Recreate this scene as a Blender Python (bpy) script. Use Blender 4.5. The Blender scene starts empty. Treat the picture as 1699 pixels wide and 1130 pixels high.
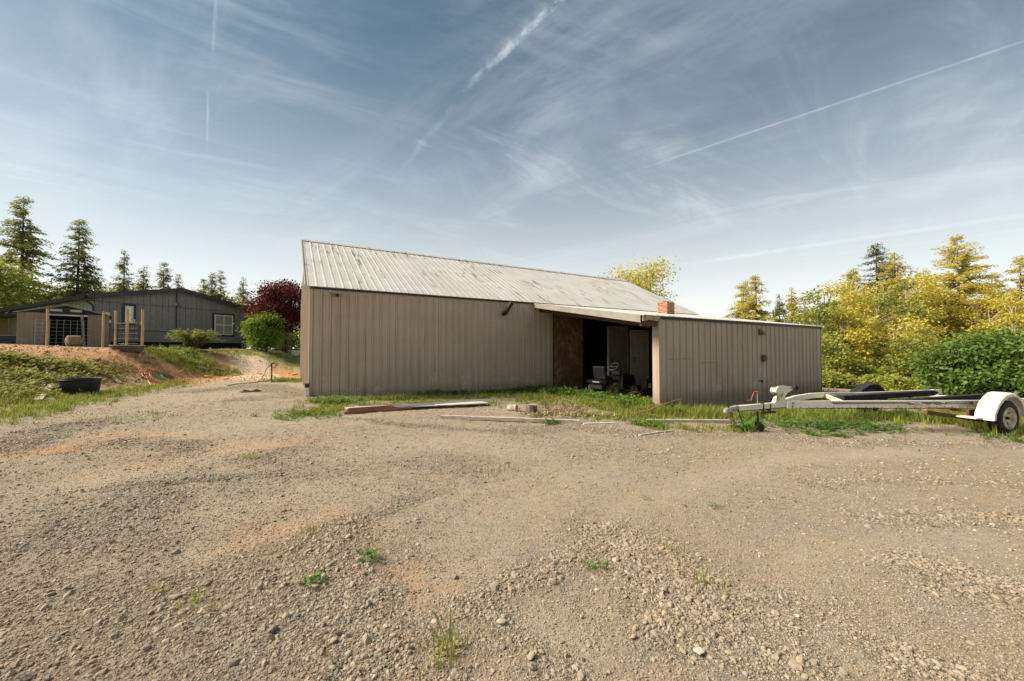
import bpy, math, random
import numpy as np
from mathutils import Vector, Matrix
random.seed(7); RNG = np.random.default_rng(11)
S = bpy.context.scene; COL = S.collection
R = math.radians
# ------------------------------------------------------------------ camera
FPX, CX, CY, CAMZ, TILT = 635.0, 849.5, 565.0, 1.6, R(1.353)
cam_d = bpy.data.cameras.new('camera'); cam = bpy.data.objects.new('camera', cam_d); COL.objects.link(cam)
cam_d.sensor_width = 36; cam_d.sensor_fit = 'HORIZONTAL'; cam_d.lens = 36 * FPX / 1699
cam_d.clip_start = 0.05; cam_d.clip_end = 8000
cam.location = (0, 0, CAMZ); cam.rotation_euler = (R(90) + TILT, 0, 0)
S.camera = cam
# ------------------------------------------------------------------ exposure
S.view_settings.view_transform = 'Standard'; S.view_settings.look = 'None'
S.view_settings.gamma = 1; S.view_settings.use_curve_mapping = False
S.view_settings.exposure = 1.92
S.cycles.max_bounces = 6; S.cycles.transparent_max_bounces = 4; S.cycles.use_denoising = True
# ------------------------------------------------------------------ sun: low evening sun from the left, veiled by cirrus
SUN_EL, SUN_AZ = R(42), R(-92)            # azimuth from +Y, clockwise (negative = left)
sd = Vector((math.sin(SUN_AZ) * math.cos(SUN_EL), math.cos(SUN_AZ) * math.cos(SUN_EL), math.sin(SUN_EL)))
sun_d = bpy.data.lights.new('sun', 'SUN'); sun = bpy.data.objects.new('sun', sun_d); COL.objects.link(sun)
sun_d.energy = 2.25; sun_d.angle = R(28); sun_d.color = (1.0, 0.87, 0.68)
sun.rotation_euler = sd.to_track_quat('Z', 'Y').to_euler(); sun.location = sd * 60
# ------------------------------------------------------------------ world: sky texture + cirrus + contrails, all in sky directions
W = bpy.data.worlds.new('World'); S.world = W; W.use_nodes = True
nt = W.node_tree; N = nt.nodes; N.clear()
def nd(tree, typ, **kw):
    n = tree.nodes.new(typ)
    for k, v in kw.items():
        if k == 'i':
            for a, b in v.items(): n.inputs[a].default_value = b
        else: setattr(n, k, v)
    return n
def lk(tree, a, b): tree.links.new(a, b)
def vmath(t, op, a, b=None):
    n = nd(t, 'ShaderNodeVectorMath', operation=op)
    for k, x in enumerate((a, b)):
        if x is None: continue
        if hasattr(x, 'is_linked'): lk(t, x, n.inputs[k])
        else: n.inputs[k].default_value = x
    return n.outputs['Value'] if op in ('DOT_PRODUCT', 'LENGTH') else n.outputs['Vector']
def fmath(t, op, a, b=None, clamp=False):
    n = nd(t, 'ShaderNodeMath', operation=op, use_clamp=clamp)
    for k, x in enumerate((a, b)):
        if x is None: continue
        if hasattr(x, 'is_linked'): lk(t, x, n.inputs[k])
        else: n.inputs[k].default_value = x
    return n.outputs[0]
def maprange(t, v, a, b, c=0.0, d=1.0, smooth=True):
    n = nd(t, 'ShaderNodeMapRange', interpolation_type='SMOOTHSTEP' if smooth else 'LINEAR')
    lk(t, v, n.inputs['Value'])
    for k, x in zip(('From Min', 'From Max', 'To Min', 'To Max'), (a, b, c, d)): n.inputs[k].default_value = x
    return n.outputs[0]
def mixc(t, f, a, b, mode='MIX'):
    n = nd(t, 'ShaderNodeMix', data_type='RGBA', blend_type=mode)
    for k, x in ((0, f), (6, a), (7, b)):
        if hasattr(x, 'is_linked'): lk(t, x, n.inputs[k])
        else: n.inputs[k].default_value = x if k == 0 else (tuple(x) + (1,))[:4]
    return n.outputs[2]
def noise(t, vec, scale, detail=4, rough=.55, dist=0.0):
    n = nd(t, 'ShaderNodeTexNoise', i={'Scale': scale, 'Detail': detail, 'Roughness': rough, 'Distortion': dist})
    if vec is not None: lk(t, vec, n.inputs['Vector'])
    return n.outputs['Fac']
def cam_ray(px, py):
    u, v = (px - CX) / FPX, (CY - py) / FPX
    f = Vector((0, math.cos(TILT), math.sin(TILT))); up = Vector((0, -math.sin(TILT), math.cos(TILT)))
    return f + Vector((u, 0, 0)) + up * v
SKYS = 0.055
def build_world():
    t = nt
    sky = nd(t, 'ShaderNodeTexSky', sky_type='NISHITA', sun_disc=False, sun_elevation=SUN_EL, sun_rotation=SUN_AZ,
             altitude=100, air_density=1.0, dust_density=0.35, ozone_density=1.3)
    tc = nd(t, 'ShaderNodeTexCoord'); d = tc.outputs['Generated']
    sep = nd(t, 'ShaderNodeSeparateXYZ'); lk(t, d, sep.inputs[0])
    z = fmath(t, 'MAXIMUM', sep.outputs[2], 0.0)
    # flat cloud layer: direction / height
    den = fmath(t, 'ADD', z, 0.10)
    comb = nd(t, 'ShaderNodeCombineXYZ')
    lk(t, fmath(t, 'DIVIDE', sep.outputs[0], den), comb.inputs[0]); lk(t, fmath(t, 'DIVIDE', sep.outputs[1], den), comb.inputs[1])
    p = comb.outputs[0]
    def stretched(ang, sx, sy, off=(0, 0, 0)):
        m = nd(t, 'ShaderNodeMapping', vector_type='TEXTURE'); m.inputs['Rotation'].default_value = (0, 0, ang)
        m.inputs['Scale'].default_value = (1 / sx, 1 / sy, 1); m.inputs['Location'].default_value = off
        lk(t, p, m.inputs['Vector']); return m.outputs[0]
    n1 = noise(t, stretched(R(-36), .26, 1.0, (3.1, .7, 0)), 1.9, 9, .62, .7)
    n2 = noise(t, stretched(R(34), .34, 1.0, (8.0, 2.3, 0)), 2.3, 9, .66, 1.1)
    n3 = noise(t, stretched(0, 1, 1), .55, 4, .5)
    c1 = maprange(t, n1, .43, .76); c2 = maprange(t, n2, .45, .78); big = maprange(t, n3, .36, .60)
    cl = fmath(t, 'ADD', fmath(t, 'MULTIPLY', c1, .75), fmath(t, 'MULTIPLY', c2, .7), True)
    cl = fmath(t, 'MULTIPLY', cl, fmath(t, 'ADD', fmath(t, 'MULTIPLY', big, .75), .25))
    # thin veil that thickens towards the horizon
    veil = fmath(t, 'POWER', fmath(t, 'SUBTRACT', 1.0, fmath(t, 'MINIMUM', fmath(t, 'MULTIPLY', z, 1.12), 1.0)), 2.7)
    # contrails as great-circle bands
    def trail(pa, pb, width, gain, rough=0.5):
        a = cam_ray(*pa).normalized(); b = cam_ray(*pb).normalized(); n = a.cross(b).normalized()
        along = (b - a).normalized()
        wob = fmath(t, 'MULTIPLY', fmath(t, 'SUBTRACT', noise(t, d, 9.0, 5, .6), .5), width * 1.6 * rough)
        dist = fmath(t, 'ABSOLUTE', fmath(t, 'ADD', vmath(t, 'DOT_PRODUCT', d, tuple(n)), wob))
        core = fmath(t, 'SUBTRACT', 1.0, maprange(t, dist, width * .15, width))
        s = vmath(t, 'DOT_PRODUCT', d, tuple(along)); s0, s1 = a.dot(along), b.dot(along)
        e = (s1 - s0) * .25
        lim = fmath(t, 'MULTIPLY', maprange(t, s, s0 - e * .2, s0 + e * 1.6), fmath(t, 'SUBTRACT', 1.0, maprange(t, s, s1 - e * .3, s1 + e * .2)))
        frag = maprange(t, noise(t, d, 22.0, 6, .7), .36 - .25 * (1.2 - rough), .72)
        return fmath(t, 'MULTIPLY', fmath(t, 'MULTIPLY', core, lim), fmath(t, 'MULTIPLY', frag, gain))
    trails = [trail((1010, 298), (1760, 48), .0028, .30, .15), trail((745, 172), (975, -40), .010, .55, 1.2), trail((760, 150), (940, -20), .016, .13, 1.2), trail((980, 470), (1760, 318), .022, .26, .8), trail((1000, 455), (1500, 400), .012, .22, .8),
              trail((640, 310), (800, 122), .010, .15, 1.0), trail((344, 260), (345, 150), .0028, .28, .4), trail((352, 110), (360, -40), .004, .20, .5),
              trail((1090, 445), (1760, 348), .006, .6, .2), trail((1230, 443), (1760, 372), .0045, .35, .2), trail((684, 230), (716, 243), .006, .26, 1.2)]
    tr = trails[0]
    for x in trails[1:]: tr = fmath(t, 'ADD', tr, x, True)
    fac = fmath(t, 'ADD', fmath(t, 'MULTIPLY', cl, .60), tr, True)
    # cloud brightness follows the brightness of the clear sky a little above its own
    hs = nd(t, 'ShaderNodeHueSaturation', i={'Saturation': 1.06, 'Value': .40, 'Hue': .476}); lk(t, sky.outputs[0], hs.inputs['Color'])
    base = mixc(t, fmath(t, 'MULTIPLY', veil, .86), hs.outputs[0], (6.7, 6.5, 6.1))
    col = mixc(t, fac, base, (4.1, 4.3, 4.5))
    bg = nd(t, 'ShaderNodeBackground', i={'Strength': SKYS}); lk(t, col, bg.inputs['Color'])
    out = nd(t, 'ShaderNodeOutputWorld'); lk(t, bg.outputs[0], out.inputs[0])
build_world()

# ------------------------------------------------------------------ pixel -> place helpers and the lie of the land
def hashv(ix, iy, seed):
    n = (ix.astype(np.int64) * 374761393 + iy.astype(np.int64) * 668265263 + seed * 1274126177) & 0xffffffff
    n = ((n ^ (n >> 13)) * 1274126177) & 0xffffffff
    return ((n ^ (n >> 16)) & 0xffffff) / float(0xffffff)
def vnoise(x, y, seed=0):
    x = np.asarray(x, float); y = np.asarray(y, float)
    ix, iy = np.floor(x), np.floor(y); fx, fy = x - ix, y - iy
    fx = fx * fx * (3 - 2 * fx); fy = fy * fy * (3 - 2 * fy)
    a, b, c, d = hashv(ix, iy, seed), hashv(ix + 1, iy, seed), hashv(ix, iy + 1, seed), hashv(ix + 1, iy + 1, seed)
    return (a * (1 - fx) + b * fx) * (1 - fy) + (c * (1 - fx) + d * fx) * fy
def fbm(x, y, octv=4, seed=0, gain=.5):
    s = 0; amp = 1; tot = 0
    for o in range(octv):
        s = s + amp * vnoise(np.asarray(x) * 2 ** o, np.asarray(y) * 2 ** o, seed + o * 17); tot += amp; amp *= gain
    return s / tot
def sstep(a, b, x):
    t = np.clip((np.asarray(x, float) - a) / (b - a), 0, 1); return t * t * (3 - 2 * t)
XF = ([-10, 5, 7.8, 11, 14, 18, 24, 30, 45], [-13, -10.3, -10.6, -12.2, -13.3, -13.8, -13.0, -12.0, -11])
XC = ([-10, 5, 10, 15, 20, 24, 30, 45], [-24, -21, -19.5, -15.6, -17.0, -17.2, -17.5, -18])
def H0(x, y):
    """big shape of the land: yard falling to the right, bank and plateau on the left"""
    x = np.asarray(x, float); y = np.asarray(y, float)
    xl = np.clip(x, -16, 22)
    yard = -.024 * xl + .10 * np.exp(-((x + 5.5) ** 2 + (y - 11) ** 2) / 12)
    xf = np.interp(y, *XF); xc = np.interp(y, *XC)
    t = np.clip((xf - x) / (xf - xc), 0, 1); t = t * (1.25 - .25 * t) ; t = np.clip(t, 0, 1)
    t = t * .6 + .4 * t * t * (3 - 2 * t)
    top = 1.62 + .055 * np.clip(-17 - x, 0, 8) * sstep(24, 14, y)
    return yard + t * (top - yard)
def gnd(px, py):
    """where the view ray through a photo pixel meets the ground"""
    d = cam_ray(px, py); lo = 0.5
    for k in range(4000):
        Y = .6 * 1.003 ** k; q = Vector((0, 0, CAMZ)) + d * (Y / d.y)
        if q.z <= float(H0(q.x, q.y)): break
    return Vector((q.x, q.y, float(H0(q.x, q.y))))
def at(px, py, Y):
    d = cam_ray(px, py); return Vector((0, 0, CAMZ)) + d * (Y / d.y)
def zg(x, y): return float(H0(x, y))

# ------------------------------------------------------------------ object helpers
def thing(name, label, cat, loc=(0, 0, 0), rz=0.0, group=None):
    o = bpy.data.objects.new(name, None); COL.objects.link(o); o.empty_display_size = .2
    o.location = loc; o.rotation_euler = (0, 0, rz)
    return tag(o, label, cat, group)
def tag(o, label=None, cat=None, group=None, kind=None):
    if label: o['label'] = label
    if cat: o['category'] = cat
    if group: o['group'] = group
    if kind: o['kind'] = kind
    return o
def link(name, me, parent=None, mat=None, loc=None, rot=None):
    o = bpy.data.objects.new(name, me); COL.objects.link(o)
    if parent: o.parent = parent
    if mat is not None and not me.materials: me.materials.append(mat)
    if loc is not None: o.location = loc
    if rot is not None: o.rotation_euler = rot
    return o
def copy_tree(o, parent=None):
    c = o.copy(); COL.objects.link(c)
    if parent: c.parent = parent
    for ch in list(o.children): copy_tree(ch, c)
    return c
class MB:
    """collects simple solids into one mesh"""
    def __init__(s): s.v, s.f = [], []
    def add(s, vs, fs):
        n = len(s.v); s.v += [tuple(q) for q in vs]; s.f += [tuple(i + n for i in f) for f in fs]; return s
    def box(s, a, b):
        (x0, y0, z0), (x1, y1, z1) = a, b
        return s.add([(x0,y0,z0),(x1,y0,z0),(x1,y1,z0),(x0,y1,z0),(x0,y0,z1),(x1,y0,z1),(x1,y1,z1),(x0,y1,z1)],
                     [(3,2,1,0),(4,5,6,7),(0,1,5,4),(1,2,6,5),(2,3,7,6),(3,0,4,7)])
    def bbox(s, a, b, c=.01):
        """box with chamfered edges along every side"""
        (x0, y0, z0), (x1, y1, z1) = a, b
        pts, idx = [], {}
        for i, x in enumerate((x0, x1)):
            for j, y in enumerate((y0, y1)):
                for k, z in enumerate((z0, z1)):
                    for ax in range(3):
                        q = [x + (c if i == 0 else -c), y + (c if j == 0 else -c), z + (c if k == 0 else -c)]
                        q[ax] = (x, y, z)[ax]; idx[(i, j, k, ax)] = len(pts); pts.append(q)
        fs = []
        for ax in range(3):
            o1, o2 = [q for q in range(3) if q != ax]
            for sv in (0, 1):
                loop = []
                for a_, b_ in ((0, 0), (1, 0), (1, 1), (0, 1)):
                    ijk = [0, 0, 0]; ijk[ax] = sv; ijk[o1] = a_; ijk[o2] = b_; loop.append(idx[(*ijk, ax)])
                fs.append(tuple(loop))
            for a_ in (0, 1):
                for b_ in (0, 1):
                    k0 = [0, 0, 0]; k1 = [0, 0, 0]; k0[o1] = k1[o1] = a_; k0[o2] = k1[o2] = b_; k1[ax] = 1
                    fs.append((idx[(*k0, o1)], idx[(*k1, o1)], idx[(*k1, o2)], idx[(*k0, o2)]))
        for i in (0, 1):
            for j in (0, 1):
                for k in (0, 1): fs.append(tuple(idx[(i, j, k, a_)] for a_ in range(3)))
        return s.add(pts, fs)
    def bar(s, p, q, w, h, up=(0, 0, 1), w2=None, h2=None):
        p, q = Vector(p), Vector(q); d = (q - p).normalized(); u = Vector(up)
        sx = d.cross(u)
        if sx.length < 1e-4: sx = d.cross(Vector((1, 0, 0)))
        sx.normalize(); sy = sx.cross(d).normalized(); w2 = w2 or w; h2 = h2 or h
        vs = [p + sx * a * w / 2 + sy * b * h / 2 for a, b in ((-1,-1),(1,-1),(1,1),(-1,1))] + [q + sx * a * w2 / 2 + sy * b * h2 / 2 for a, b in ((-1,-1),(1,-1),(1,1),(-1,1))]
        return s.add(vs, [(3,2,1,0),(4,5,6,7),(0,1,5,4),(1,2,6,5),(2,3,7,6),(3,0,4,7)])
    def tube(s, pts, r, n=8, cap=True):
        pts = [Vector(p) for p in pts]; m = len(pts); rr = r if isinstance(r, (list, tuple)) else [r] * m
        ref = None; vs, fs = [], []
        for i, p in enumerate(pts):
            d = (pts[min(i + 1, m - 1)] - pts[max(i - 1, 0)]).normalized()
            if ref is None: ref = Vector((0, 0, 1)) if abs(d.z) < .9 else Vector((1, 0, 0))
            a = d.cross(ref).normalized(); b = a.cross(d).normalized(); ref = b
            for k in range(n):
                an = 2 * math.pi * k / n; vs.append(p + (a * math.cos(an) + b * math.sin(an)) * rr[i])
        for i in range(m - 1):
            for k in range(n):
                k2 = (k + 1) % n; fs.append((i * n + k, (i + 1) * n + k, (i + 1) * n + k2, i * n + k2))
        if cap: fs.append(tuple(range(n))); fs.append(tuple((m - 1) * n + k for k in reversed(range(n))))
        return s.add(vs, fs)
    def lathe(s, prof, c=(0, 0, 0), axis='z', n=24, a0=0.0, a1=None):
        full = a1 is None; a1 = 2 * math.pi if full else a1; m = len(prof); cols = n if full else n + 1
        vs, fs = [], []
        for k in range(cols):
            an = a0 + (a1 - a0) * k / n; ca, sa = math.cos(an), math.sin(an)
            for r, h in prof:
                q = {'z': (r * ca, r * sa, h), 'y': (r * ca, h, r * sa), 'x': (h, r * ca, r * sa)}[axis]
                vs.append((q[0] + c[0], q[1] + c[1], q[2] + c[2]))
        for k in range(n):
            k2 = (k + 1) % cols
            for j in range(m - 1): fs.append((k * m + j, k2 * m + j, k2 * m + j + 1, k * m + j + 1))
        return s.add(vs, fs)
    def prism(s, poly, a, b, plane='xz'):
        """closed polygon in a plane, pushed from a to b along the third axis"""
        f = {'xz': lambda u, v, w: (u, w, v), 'yz': lambda u, v, w: (w, u, v), 'xy': lambda u, v, w: (u, v, w)}[plane]
        n = len(poly); vs = [f(u, v, a) for u, v in poly] + [f(u, v, b) for u, v in poly]
        fs = [tuple(range(n)), tuple(reversed(range(n, 2 * n)))] + [(k, k + n, (k + 1) % n + n, (k + 1) % n) for k in range(n)]
        return s.add(vs, fs)
    def mesh(s, name, smooth=False):
        me = bpy.data.meshes.new(name); me.from_pydata(s.v, [], s.f); me.validate()
        import bmesh
        bm = bmesh.new(); bm.from_mesh(me); bmesh.ops.recalc_face_normals(bm, faces=bm.faces); bm.to_mesh(me); bm.free()
        if smooth:
            me.polygons.foreach_set('use_smooth', [True] * len(me.polygons)); me.set_sharp_from_angle(angle=R(40))
        return me
    def build(s, name, mat, parent=None, smooth=False, loc=None, rot=None):
        return link(name, s.mesh(name, smooth), parent, mat, loc, rot)
def np_mesh(name, V, F, tint=None, extra=None):
    """fast mesh from arrays: V (n,3), F (m,k); tint is a value per face"""
    me = bpy.data.meshes.new(name); V = np.asarray(V, np.float32); F = np.asarray(F, np.int32); m, k = F.shape
    me.vertices.add(len(V)); me.vertices.foreach_set('co', V.ravel())
    me.loops.add(m * k); me.loops.foreach_set('vertex_index', F.ravel())
    me.polygons.add(m); me.polygons.foreach_set('loop_start', np.arange(0, m * k, k, dtype=np.int32))
    me.update(calc_edges=True)
    if tint is not None:
        a = me.attributes.new('tint', 'FLOAT', 'FACE'); a.data.foreach_set('value', np.asarray(tint, np.float32))
    for nm, val in (extra or {}).items():
        a = me.attributes.new(nm, 'FLOAT', 'POINT'); a.data.foreach_set('value', np.asarray(val, np.float32))
    return me

# ------------------------------------------------------------------ materials
def newmat(name):
    m = bpy.data.materials.new(name); m.use_nodes = True; t = m.node_tree; t.nodes.clear()
    out = nd(t, 'ShaderNodeOutputMaterial'); b = nd(t, 'ShaderNodeBsdfPrincipled'); lk(t, b.outputs[0], out.inputs[0])
    return m, t, b, out
def coords(t, obj=None, world=False):
    if world: return nd(t, 'ShaderNodeNewGeometry').outputs['Position']
    tc = nd(t, 'ShaderNodeTexCoord')
    if obj: tc.object = obj
    return tc.outputs['Object']
def scaled(t, vec, s, rot=(0, 0, 0)):
    m = nd(t, 'ShaderNodeMapping'); m.inputs['Scale'].default_value = s; m.inputs['Rotation'].default_value = rot; lk(t, vec, m.inputs[0]); return m.outputs[0]
def bump(t, b, h, strength, dist=.02):
    n = nd(t, 'ShaderNodeBump', i={'Strength': strength, 'Distance': dist}); lk(t, h, n.inputs['Height']); lk(t, n.outputs[0], b.inputs['Normal'])
def M(name, c1, c2=None, scale=6.0, rough=.8, bmp=0.0, bscale=60.0, metal=0.0, stretch=(1, 1, 1), lo=.35, hi=.65, world=True, spec=.3):
    m, t, b, _ = newmat(name); c2 = c2 or tuple(x * .75 for x in c1)
    v = scaled(t, coords(t, world=world), stretch)
    f = maprange(t, noise(t, v, scale, 6, .6), lo, hi)
    lk(t, mixc(t, f, c1, c2), b.inputs['Base Color'])
    b.inputs['Roughness'].default_value = rough; b.inputs['Metallic'].default_value = metal; b.inputs['Specular IOR Level'].default_value = spec
    if bmp: bump(t, b, noise(t, v, bscale, 4, .6), bmp, .01)
    return m
# ------------------------------------------------------------------ ground: one sheet to the horizon
def wpoly(pts): return np.array([[q.x, q.y] for q in (gnd(*p) for p in pts)])
def seg_dist(x, y, P):
    d = np.full(np.shape(x), 1e9)
    for (ax, ay), (bx, by) in zip(P[:-1], P[1:]):
        vx, vy = bx - ax, by - ay; L = vx * vx + vy * vy + 1e-9
        t = np.clip(((x - ax) * vx + (y - ay) * vy) / L, 0, 1)
        d = np.minimum(d, np.hypot(x - ax - t * vx, y - ay - t * vy))
    return d
# loose gravel left in heaps and wheel-thrown ridges: (line on the photo, half width in metres, strength)
GRAVEL = [([(745, 815), (650, 850), (590, 885)], .16, .9), ([(600, 880), (520, 910), (540, 960), (600, 1010)], .34, 1.0), ([(420, 980), (520, 1040), (600, 1110)], .20, .75),
          ([(1010, 880), (1060, 930), (1130, 985), (1180, 1040)], .36, 1.1), ([(1180, 1040), (1260, 1090), (1360, 1120)], .16, .8), ([(1010, 900), (930, 950), (850, 985), (800, 1020)], .17, .95),
          ([(790, 1020), (870, 1060), (940, 1120)], .14, 1.05), ([(700, 1040), (620, 1090), (560, 1130)], .22, .85), ([(1080, 960), (1250, 1000), (1330, 1000)], .22, .6),
          ([(20, 900), (150, 880), (330, 905)], .50, .75), ([(0, 1000), (120, 1000), (260, 960)], .40, .8), ([(20, 1100), (200, 1080), (330, 1120)], .30, .9), ([(200, 960), (300, 1000), (420, 1000)], .25, .6),
          ([(0, 750), (60, 730), (130, 705)], .45, .85), ([(175, 740), (240, 732), (290, 738), (300, 760)], .30, 1.0), ([(200, 808), (330, 800), (420, 790), (500, 775), (570, 762)], .16, .75),
          ([(1440, 858), (1560, 862), (1699, 862)], .22, .9), ([(1530, 945), (1600, 965), (1699, 985)], .30, .95), ([(1350, 802), (1500, 800), (1690, 800)], .22, .6),
          ([(470, 690), (620, 700), (760, 712), (900, 722)], .18, .8), ([(850, 715), (960, 708), (1060, 722), (1200, 722), (1400, 735), (1690, 740)], .35, .8),
          ([(330, 650), (430, 640), (500, 655)], .7, .8), ([(60, 690), (200, 660), (330, 640)], .35, .5), ([(900, 745), (1100, 750), (1500, 770), (1699, 780)], .8, .35),
          ([(1280, 1060), (1420, 1000), (1300, 930)], .20, .5), ([(640, 768), (660, 775)], .1, .8), ([(1580, 1120), (1500, 1090)], .18, .8)]
TRACKS = [([(560, 760), (720, 730), (850, 750)], .7), ([(760, 880), (850, 840), (960, 790)], .5), ([(690, 970), (780, 930)], .25), ([(880, 1040), (960, 1090)], .16), ([(380, 850), (480, 830), (600, 800)], .5), ([(300, 720), (450, 700), (560, 690)], .8), ([(1010, 850), (1150, 790), (1320, 760), (1500, 750)], .32), ([(870, 870), (760, 960), (700, 1010)], .22), ([(640, 880), (760, 820), (900, 775)], .28), ([(1330, 950), (1450, 900), (1600, 890)], .3), ([(120, 800), (260, 770), (420, 740)], .4), ([(330, 905), (430, 880), (520, 850)], .25)]
REDS = [([(0, 760), (60, 750), (130, 745)], .22, .8), ([(180, 726), (280, 722)], .3, .7), ([(430, 875), (520, 900), (600, 930), (680, 1010)], .4, .5), ([(250, 760), (380, 745), (520, 730)], .5, .35),
        ([(150, 595), (250, 610), (330, 620)], 2.2, 1.0), ([(20, 575), (120, 585)], 2.0, .9), ([(380, 590), (370, 620)], .9, 1.0), ([(455, 600), (500, 622)], 1.1, 1.0), ([(385, 586), (370, 600), (385, 622)], 1.2, 1.0), ([(430, 590), (460, 610), (480, 626)], .9, .9), ([(640, 1050), (700, 1110)], .3, .4)]
GRAVEL = [(wpoly(p), w, s) for p, w, s in GRAVEL]; TRACKS = [(wpoly(p), w) for p, w in TRACKS]; REDS = [(wpoly(p), w, s) for p, w, s in REDS]
RAMP = wpoly([(405, 590), (415, 605), (430, 628)])
def masks(x, y):
    wob = fbm(x * 1.3, y * 1.3, 4, 5) - .5; wob2 = fbm(x * 6, y * 6, 3, 9) - .5
    wx = x + .5 * wob + .10 * wob2; wy = y + .5 * (fbm(x * 1.3, y * 1.3, 4, 31) - .5) + .10 * wob2
    g = np.zeros(np.shape(x))
    for k, (P, w, s) in enumerate(GRAVEL):
        if 9 <= k <= 12: s = s * .62
        d = seg_dist(wx, wy, P); g = np.maximum(g, s * np.exp(-(d / (w * 1.15)) ** 2))
    fine = fbm(x * .55 + 3, y * .55, 4, 77)
    g = np.maximum(g, .55 * sstep(.54, .70, fine) * (1 - .9 * sstep(12, 16, np.hypot(x, y))))
    tr = np.zeros(np.shape(x))
    for P, w in TRACKS: tr = np.maximum(tr, np.exp(-(seg_dist(wx, wy, P) / w) ** 2))
    g = g * (1 - .55 * tr); g = np.clip(g * (.75 + .6 * fbm(x * 5, y * 5, 3, 40)), 0, 1.1)
    red = np.zeros(np.shape(x))
    for P, w, s in REDS: red = np.maximum(red, s * np.exp(-(seg_dist(wx, wy, P) / w) ** 2))
    ramp = np.exp(-(seg_dist(wx, wy, RAMP) / 1.0) ** 4)
    return g, tr, red, ramp
def bankness(x, y):
    xf = np.interp(y, *XF); xc = np.interp(y, *XC)
    return sstep(0, 1, (xf - x) / 1.2) * (1 - sstep(0, 3, xc - x))
def micro(x, y, g=None, tr=None):
    if g is None: g, tr, _, _ = masks(x, y)
    r = np.hypot(x, y); near = 1 - sstep(9, 22, r)
    h = .035 * (fbm(x * .8, y * .8, 3, 3) - .5) + .018 * (fbm(x * 3.2, y * 3.2, 3, 13) - .5)
    h = h + near * (.020 * (fbm(x * 11, y * 11, 3, 23) - .5) + .012 * (fbm(x * 34, y * 34, 2, 29) - .5)) * (1 - .6 * tr)
    h = h + .022 * g - .015 * tr
    return h + bankness(x, y) * (.34 * (fbm(x * 1.1, y * 1.1, 4, 61) - .5) + .10 * (fbm(x * 5, y * 5, 3, 67) - .5))
def HH(x, y):
    x = np.asarray(x, float); y = np.asarray(y, float); return H0(x, y) + micro(x, y)
def hz(x, y): return float(HH(np.array([x]), np.array([y]))[0])
def ground_mesh():
    rs = [.35, .6, .8]
    while rs[-1] < 24: rs.append(rs[-1] + max(.010, .0034 * rs[-1] ** 2) if rs[-1] < 12 else rs[-1] + .42)
    while rs[-1] < 5200: rs.append(rs[-1] * 1.10)
    rs = np.array(rs)
    fwd = np.radians(np.arange(-72, 72.01, .26)); back = np.radians(np.arange(77, 288, 5.0)); az = np.concatenate([fwd, back])
    n, m = len(az), len(rs)
    A, Rr = np.meshgrid(az, rs, indexing='ij'); X = np.sin(A) * Rr; Y = np.cos(A) * Rr
    x, y = X.ravel(), Y.ravel(); g, tr, red, ramp = masks(x, y)
    z = H0(x, y) + micro(x, y, g, tr) * (1 - sstep(60, 200, np.hypot(x, y)))
    V = np.stack([x, y, z], 1); V = np.vstack([V, [[0, 0, float(H0(0, 0))]]])
    i = np.arange(n)[:, None]; j = np.arange(m - 1)[None]; i2 = (i + 1) % n
    F = np.stack(np.broadcast_arrays(i * m + j, i * m + j + 1, i2 * m + j + 1, i2 * m + j), -1).reshape(-1, 4)
    hub = np.stack([np.arange(n) * m, ((np.arange(n) + 1) % n) * m, np.full(n, n * m), np.full(n, n * m)], 1)[:, :3]
    pad = lambda a: np.append(a, 0)
    xf = np.interp(y, *XF); lawn = sstep(0, 1.5, (np.interp(y, *XC) - x)) * sstep(17, 20, y) + sstep(21, 24, y) * sstep(-11.0, -13.0, x)
    lawn = np.clip(lawn, 0, 1) * (1 - np.clip(red * .9, 0, 1)) * (1 - ramp)
    lawn = np.maximum(lawn, sstep(34, 44, np.hypot(x, y)))
    me = np_mesh('ground', V, F, extra={'gravel': pad(g), 'track': pad(tr), 'red': pad(red), 'ramp': pad(ramp), 'lawn': pad(lawn)})
    me.polygons.foreach_set('use_smooth', [True] * len(me.polygons))
    return me
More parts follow.
